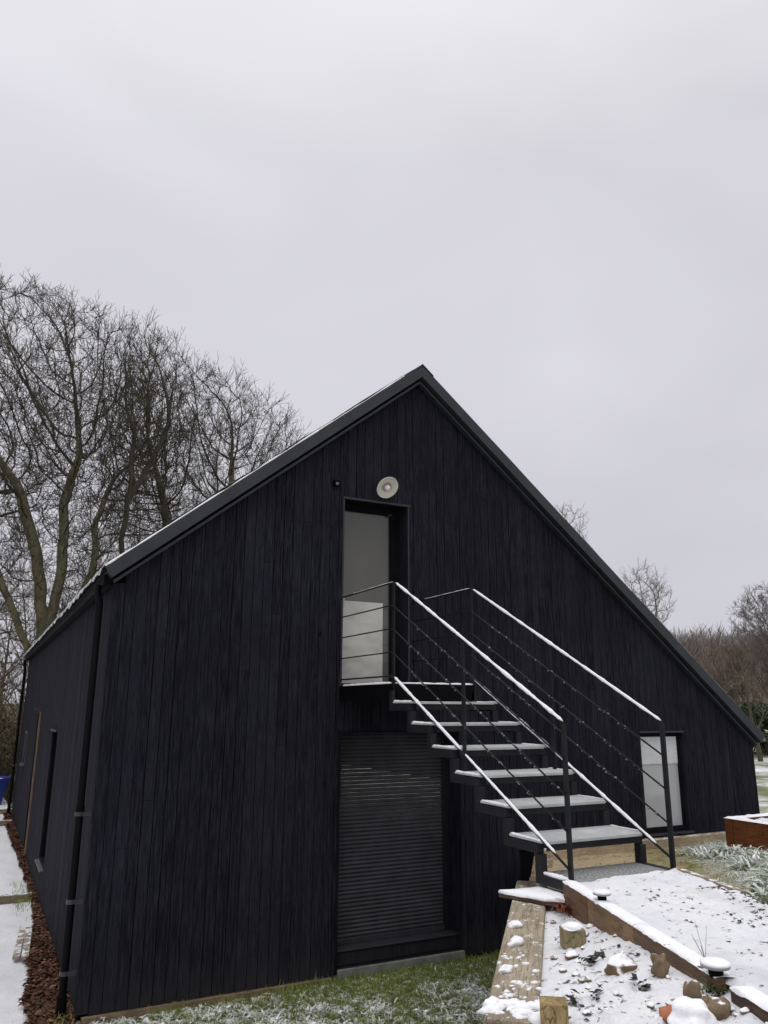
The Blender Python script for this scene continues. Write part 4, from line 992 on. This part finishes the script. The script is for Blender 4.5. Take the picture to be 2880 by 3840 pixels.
def oak(name, seed, loc, stems, env, n_att, label, r_base, rmin=.0066, group=None, mats=('bark', 'twig'), step=.3, twigs=5, tw=.72, kill=.42, cut=.085):
    r = random.Random(seed); t = Thing(name, loc, label, 'tree', group); P, par = colonise(r, stems, env, n_att, step, kill=kill)
    n = len(P); ch = [[] for _ in range(n)]
    for i, p in enumerate(par):
        if p >= 0: ch[p].append(i)
    R_ = [0.]*n; E_ = 2.45
    for i in range(n-1, -1, -1): R_[i] = (sum(R_[c]**E_ for c in ch[i]) if ch[i] else 0)+ LEAF**E_
    R_ = [q for q in R_]
    acc = [0.]*n
    for i in range(n-1, -1, -1): acc[i] = LEAF**E_+sum(acc[c] for c in ch[i])
    rad = [a_**(1/E_) for a_ in acc]; mx_ = max(rad); rad = [max(rmin, q*(1+(r_base/mx_-1)*(q/mx_)**1.0)) for q in rad]
    TB = [Tubes(), Tubes()]
    todo = [(i, None) for i in range(n) if par[i] < 0]
    while todo:
        i, p0 = todo.pop(); pts = [P[p0], P[i]] if p0 is not None else [P[i]]; rr = [rad[i]]*len(pts); cur = i
        while True:
            c_ = sorted(ch[cur], key=lambda q: -rad[q])
            for q in c_[1:]: todo.append((q, cur))
            if not c_: break
            cur = c_[0]; pts.append(P[cur]); rr.append(rad[cur])
        if len(pts) < 2: continue
        # thick part belongs to the trunk, thin part to the crown
        m_ = next((j for j, q in enumerate(rr) if q < cut), len(rr))
        if m_ > 1: TB[0].add(pts[:m_+1] if m_ < len(pts) else pts, rr[:m_+1] if m_ < len(pts) else rr, 9)
        if m_ < len(pts)-1: TB[1].add(pts[max(0, m_):] if m_ else pts, rr[max(0, m_):] if m_ else rr, 4)
    for i in range(n):                                        # fine twigs on the thin wood
        if rad[i] > .05 or par[i] < 0: continue
        d0 = (P[i]-P[par[i]]).normalized(); k = twigs if not ch[i] else (3 if r.random() < .5 else 2)
        for q in range(k):
            d_ = (d0*(.9 if not ch[i] else .55)+rdir(r)*.7+Vector((0,0,.30))).normalized(); p = P[i].copy(); pts = [p.copy()]; l_ = tw*r.uniform(.4, 1.25)
            for z in range(4): d_ = (d_+rdir(r)*.17+Vector((0,0,.08))).normalized(); p = p+d_*l_/4; pts.append(p.copy())
            TB[1].add(pts, [rmin*1.05, rmin, rmin*.9, rmin*.85, rmin*.7], 3)
            for z in (1, 2, 3):
                if r.random() < .75:
                    d2 = (d_+rdir(r)*.9).normalized(); b_ = pts[z]; l2 = l_*r.uniform(.25, .5); TB[1].add([b_, b_+d2*l2*.5+rdir(r)*.02, b_+d2*l2], [rmin*.85, rmin*.8, rmin*.65], 3)
    TB[0].mesh('trunk', MAT[mats[0]], t.o, loc); TB[1].mesh('crown', MAT[mats[1]], t.o, loc); return t.o
def tree(name, seed, loc, dirn, ln, rad, spec, label, cat='tree', group=None, mats=('bark', 'twig'), stems=1):
    r = random.Random(seed); t = Thing(name, loc, label, cat, group); TB = [Tubes(), Tubes()]
    for s_ in range(stems):
        d_ = (Vector(dirn)+(rdir(r)*.22 if s_ else Vector())).normalized(); grow(r, TB, Vector(loc)+Vector((r.uniform(-.25,.25)*bool(s_), r.uniform(-.25,.25)*bool(s_), 0)), d_, ln*(1 if s_ == 0 else r.uniform(.7, 1.0)), rad*(1 if s_ == 0 else .7), 0, spec)
    TB[0].mesh('trunk', MAT[mats[0]], t.o, loc); TB[1].mesh('crown', MAT[mats[1]], t.o, loc); return t.o

oak('oak_tree', 11, (1.75, 17.5, -2.8), [[(1.75,17.5,-2.85),(1.78,17.5,-1.2),(1.65,17.5,.7),(1.35,17.4,2.6),(.95,17.5,4.6),(.2,17.6,6.6)], [(1.7,17.5,.9),(2.1,17.6,2.4),(2.65,17.4,4.0),(2.6,17.5,5.6),(3.0,17.3,7.0)], [(1.75,17.5,-.4),(1.2,17.2,1.2),(.55,17.1,2.6),(-.4,17,4.4)], [(1.5,17.45,1.6),(1.75,17.3,4.0),(1.6,17.4,6.0),(1.9,17.4,7.6)]],
    [((.2,17.5,8.1),(4.5,4.0,4.85)), ((2.6,17.3,7.2),(2.8,2.8,4.1)), ((-2.5,17.5,7.6),(3.0,3.5,4.6)), ((1.6,16.8,3.0),(2.8,1.6,2.4)), ((3.4,17.2,1.6),(1.8,1.2,2.6))], 7600, 'tall bare oak with mossy forked trunk at the left edge behind the barn', .18)
oak('oak_tree', 23, (5.7, 19.0, -2.8), [[(5.7,19,-2.85),(5.75,19,1),(5.9,19,3.4),(6.5,19,5.4),(7.2,18.8,7.2)], [(5.9,19,3.3),(5.3,19.2,5.2),(5.0,19.1,6.8)], [(5.95,19,3.6),(7.2,18.6,4.7),(8.6,18.4,6.2)]],
    [((6.1,19,8.3),(3.1,2.8,3.8)), ((8.0,18.8,8.0),(2.1,2.2,3.3)), ((4.6,19.2,9.0),(2.0,2.2,4.1))], 5200, 'bare oak leaning right, rising above the middle of the left roof slope', .19)
oak('oak_tree', 31, (-4.6, 20.5, -2.8), [[(-4.6,20.5,-2.85),(-4.5,20.5,1),(-4.3,20.4,3.6),(-4.2,20.5,6)]], [((-4.4,20.5,8.2),(3.2,3.2,5.0))], 2400, 'bare oak farthest left, mostly out of the frame', .24)
oak('slim_tree', 45, (3.55, 17.0, -2.8), [[(3.55,17,-2.85),(3.6,17,1.5),(3.55,17,3.6),(3.35,17,5.0),(3.5,17,7.2),(3.45,17,8.6)], [(3.42,17,6.2),(4.1,16.9,7.7),(4.5,16.8,9.0)]],
    [((3.5,17,9.9),(1.25,1.2,2.6)), ((4.4,16.8,9.6),(.9,.9,1.5))], 800, 'slim dark bare tree standing between the two large oaks', .10, mats=('twig', 'twig'))
# ---- slimmer woodland trees behind
SLIM['rmin'] = .006
pr = [tree('woodland_tree', 60+i, (0,0,0), (.03*i-.04, 0, 1), 9.0+i*.7, .11+.02*i, SLIM, 'slim bare woodland tree in the tangle behind the oaks', group='slim bare trees in the tangle behind the oaks', mats=('twig_brown', 'twig_brown')) for i in range(3)]
wl = [(.2,26),(3.2,27),(6.4,30),(8.6,33),(11.5,36),(-2,31),(4.6,38),(9.5,44),(1.2,46),(14,46),(6.5,50),(-4,40),(3.5,33),(10,30),(7.5,40),(2,38),(12.5,41)]
for i, (x_, y_) in enumerate(wl):
    if i < 3: pr[i].location = (x_, y_, -2.8)
    else: copy_thing(pr[i % 3], (x_, y_, -2.8), rng.uniform(0, 6.28), None, rng.uniform(.75, 1.1))
# ---- bramble and ivy undergrowth
TB = Tubes(); r = random.Random(5)
MAT['bramble'] = mat_bark('bramble_brown', (.085,.062,.042), (.19,.145,.10), (.13,.125,.055), .6)
for i in range(900):
    p = Vector((r.uniform(-3.5, 4), r.uniform(18, 22), -2.8)); q = r.uniform(0, 6.28); d_ = Vector((math.cos(q)*.5, math.sin(q)*.5, 1)).normalized(); pts = [p]; ln = r.uniform(1.0, 5.2)
    for k in range(7): d_ = (d_+rdir(r)*.32+Vector((0,0,-.04))).normalized(); p = p+d_*ln/7; pts.append(p)
    TB.add(pts, [.016,.014,.012,.010,.009,.007,.006,.005], 3)
for i in range(2600):
    x_ = r.uniform(-5, 13); y_ = r.uniform(20, 40); p = Vector((x_, y_, -2.8)); q = r.uniform(0, 6.28); d_ = Vector((math.cos(q)*.5, math.sin(q)*.5, 1)).normalized(); pts = [p]; ln = r.uniform(1.2, 5.6)
    for k in range(5): d_ = (d_+rdir(r)*.35+Vector((0,0,-.08))).normalized(); p = p+d_*ln/5; pts.append(p)
    TB.add(pts, [.010,.009,.008,.007,.006,.005], 3)
o = TB.mesh('undergrowth', MAT['bramble'], None, (0,0,0)); tag(o, 'brown tangle of bramble stems and saplings under the trees', 'undergrowth', kind='stuff')
g = MB(); r = random.Random(9)
for i in range(3500):
    x_ = r.gauss(.8, 1.2); y_ = 18.2+r.uniform(0, 3); z_ = -2.8+abs(r.gauss(0, 1.5)); s_ = r.uniform(.03, .07); a_ = rdir(r)*s_; b_ = a_.cross(rdir(r)).normalized()*s_*.6; p = Vector((x_, y_, z_)); g.add([p-a_, p-b_, p+a_, p+b_], [(0,1,2,3)])
tag(g.build('ivy', mat_blade('ivy_leaf', [(0, (.02,.03,.012)), (.6, (.05,.06,.02)), (1, (.11,.085,.04))])), 'dark ivy and dead leaves low among the trunks', 'ivy', kind='stuff')
# ---- trees to the right, over the roof
oak('oak_tree', 71, (27.9, 24.5, -2.0), [[(27.9,24.5,-2.2),(27.9,24.5,3),(28.0,24.5,6),(28.1,24.5,8.2)]], [((27.75,24.5,8.3),(1.15,1.3,2.6))], 260, 'bare tree whose crown tip just shows over the middle of the right roof slope', .13, rmin=.007, mats=('twig_pale', 'twig_pale'), step=.3, tw=.7)
oak('oak_tree', 83, (33.6, 25, -2.0), [[(33.6,25,-2.2),(33.65,25,1.5),(33.5,25,3.4),(33.7,25,5.2)], [(33.52,25,3.2),(34.2,25,4.6),(34.5,25,5.4)]], [((33.6,25,5.7),(1.6,1.6,2.2))], 340, 'bare round tree showing over the lower right roof slope', .15, rmin=.007, mats=('twig_pale', 'twig_pale'), step=.3, tw=.7)
oak('oak_tree', 97, (56.3, 33.0, -1.0), [[(56.3,33,-1.2),(56.3,33,1),(56.2,33,3.2),(56.4,33,5.4)], [(56.25,33,2.4),(55.2,33,4.0)]], [((56.0,33,6.3),(3.4,3.4,3.6))], 1300, 'dense dark bare tree cut by the right edge of the frame', .25, rmin=.011, mats=('twig_pale', 'twig_pale'), tw=.7)
# ---- wood on the hillside
TB = Tubes(); TF = Tubes(); r = random.Random(15)
def scrub_tree(x, y, h, TB):
    z = far_z(x, y)-.3; base = Vector((x, y, z)); th = h*r.uniform(.35, .5); top = base+Vector((r.uniform(-.3,.3), r.uniform(-.3,.3), th))
    TB.add([base, base.lerp(top, .5), top], [.16,.13,.10], 3)
    for b in range(11):
        q = r.uniform(0, 6.28); el = r.uniform(.4, 1.4); d_ = Vector((math.cos(q)*math.cos(el), math.sin(q)*math.cos(el), math.sin(el))); p = base.lerp(top, r.uniform(.35, 1)); ln = h*.5*r.uniform(.6, 1.1)
        e_ = p+d_*ln+Vector((0,0,.1*ln)); mid = p.lerp(e_, .5)+rdir(r)*ln*.1; TB.add([p, mid, e_], [.07,.055,.035], 3)
        for s_ in range(9):
            t_ = r.uniform(.25, 1); pp = p.lerp(mid, t_*2) if t_ < .5 else mid.lerp(e_, t_*2-1); dd = (d_+rdir(r)*.9+Vector((0,0,.3))).normalized(); l2 = ln*r.uniform(.2, .42); TB.add([pp, pp+dd*l2*.5+rdir(r)*.05, pp+dd*l2], [.035,.03,.022], 3)
cnt = 0
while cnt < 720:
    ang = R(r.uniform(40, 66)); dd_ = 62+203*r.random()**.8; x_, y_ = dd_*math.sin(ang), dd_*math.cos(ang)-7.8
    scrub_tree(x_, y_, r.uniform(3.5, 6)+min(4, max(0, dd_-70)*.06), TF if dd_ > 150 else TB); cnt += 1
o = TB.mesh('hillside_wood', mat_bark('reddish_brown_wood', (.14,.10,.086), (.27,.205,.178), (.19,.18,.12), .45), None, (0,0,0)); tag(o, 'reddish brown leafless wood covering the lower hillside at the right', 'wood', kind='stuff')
o = TF.mesh('hilltop_wood', mat_bark('haze_painted_wood', (.26,.235,.232), (.40,.37,.365), (.30,.30,.24), .4), None, (0,0,0)); tag(o, 'leafless wood painted pale with haze along the top of the far hill at the right', 'wood', kind='stuff')  # distance haze painted into the bark colour of the farthest trees
# ---- evergreen shrubs and sapling beside the field
def shrub(name, seed, c_, r3, n, mat, label, s_=(.04,.08)):
    r = random.Random(seed); t = Thing(name, (c_[0], c_[1], c_[2]), label, 'shrub'); g = MB()
    cl = [(Vector((r.gauss(0,.45)*r3[0], r.gauss(0,.45)*r3[1], r3[2]*r.uniform(.2, 1.7))), r.uniform(.25, .5)) for _ in range(26)]
    for i in range(n):
        q, k = r.choice(cl); p = Vector(c_)+q+Vector((rdir(r)*k*r.random()**.4)); p.x = c_[0]+(p.x-c_[0])
        l_ = r.uniform(*s_); a_ = rdir(r)*l_; b_ = a_.cross(rdir(r)).normalized()*l_*.5; g.add([p-a_, p-b_, p+a_, p+b_], [(0,1,2,3)])
    t.part('leaves', g, mat, fix=False)
    g = MB()
    for i in range(7): e_ = Vector(c_)+r.choice(cl)[0]; g.tube([Vector(c_), Vector(c_).lerp(e_, .5)+rdir(r)*.1, e_], [.04,.03,.012], 5)
    t.part('stems', g, MAT['twig'])
shrub('evergreen_shrub', 4, (21.5, 8.6, -1.75), (1.6, 1.2, .95), 7000, mat_blade('evergreen_leaf', [(0, (.012,.028,.012)), (.6, (.035,.065,.022)), (1, (.09,.11,.05))]), 'dark green bushy shrub just beyond the right end of the barn')
shrub('evergreen_shrub', 6, (36, 17.5, -1.2), (3.4, 2, .75), 6000, mat_blade('yellow_green_leaf', [(0, (.05,.07,.02)), (.6, (.11,.14,.04)), (1, (.24,.26,.15))]), 'yellow green low bush on the field in front of the wood', (.06,.14))
sap = Thing('sapling', (19.6, 7.46, -1.72), 'thin dark sapling trunk beyond the right end of the barn', 'tree')
TB_ = [Tubes(), Tubes()]; r = random.Random(3); grow(r, TB_, Vector((19.6, 7.46, -1.75)), Vector((-.12, 0, 1)), 2.6, .075, 0, dict(SLIM, n=[7,4,3]))
TB_[0].mesh('trunk', MAT['twig'], sap.o, sap.loc); TB_[1].mesh('crown', MAT['twig'], sap.o, sap.loc)
sap2 = Thing('sapling', (44, 25.5, -.6), 'lone thin tree on the field in front of the brown wood', 'tree')
TB_ = [Tubes(), Tubes()]; r = random.Random(8); grow(r, TB_, Vector((44, 25.5, -.9)), Vector((.02, 0, 1)), 5.2, .13, 0, SLIM)
TB_[0].mesh('trunk', MAT['twig'], sap2.o, sap2.loc); TB_[1].mesh('crown', MAT['twig'], sap2.o, sap2.loc)

# ================================================================== one mesh per piece for parts that came out of one loop
def split_pieces(o):
    me = o.data; n = len(me.vertices); par = list(range(n))
    def find(a):
        while par[a] != a: par[a] = par[par[a]]; a = par[a]
        return a
    for e_ in me.edges:
        a_, b_ = find(e_.vertices[0]), find(e_.vertices[1])
        if a_ != b_: par[a_] = b_
    isl = {}
    for v in me.vertices: isl.setdefault(find(v.index), []).append(v.index)
    boxes = []
    for L in isl.values():
        P = np.array([me.vertices[i].co[:] for i in L]); boxes.append([set(L), P.min(0)-.004, P.max(0)+.004])
    i = 0
    while i < len(boxes):
        j = i+1; hit = False
        while j < len(boxes):
            if (boxes[i][1] <= boxes[j][2]).all() and (boxes[j][1] <= boxes[i][2]).all():
                boxes[i] = [boxes[i][0] | boxes[j][0], np.minimum(boxes[i][1], boxes[j][1]), np.maximum(boxes[i][2], boxes[j][2])]; boxes.pop(j); hit = True
            else: j += 1
        if not hit: i += 1
    if len(boxes) < 2: return
    for k, (S_, _, _) in enumerate(boxes):
        idx = {v: q for q, v in enumerate(sorted(S_))}; nm = bpy.data.meshes.new(me.name)
        nm.from_pydata([me.vertices[v].co[:] for v in sorted(S_)], [], [[idx[v] for v in f.vertices] for f in me.polygons if f.vertices[0] in S_]); nm.update()
        for m_ in me.materials: nm.materials.append(m_)
        if me.polygons[0].use_smooth: nm.polygons.foreach_set('use_smooth', [True]*len(nm.polygons))
        if k == 0: o.data = nm
        else: c = o.copy(); c.data = nm; COL.objects.link(c)
for o in list(COL.objects):
    if o.type == 'MESH' and o.parent and o.name.split('.')[0] in {'guide_rail', 'snow_strip', 'pipe_socket', 'landing_frame', 'bottom_bar', 'door_surround', 'shutter_surround', 'corner_board'}: split_pieces(o)
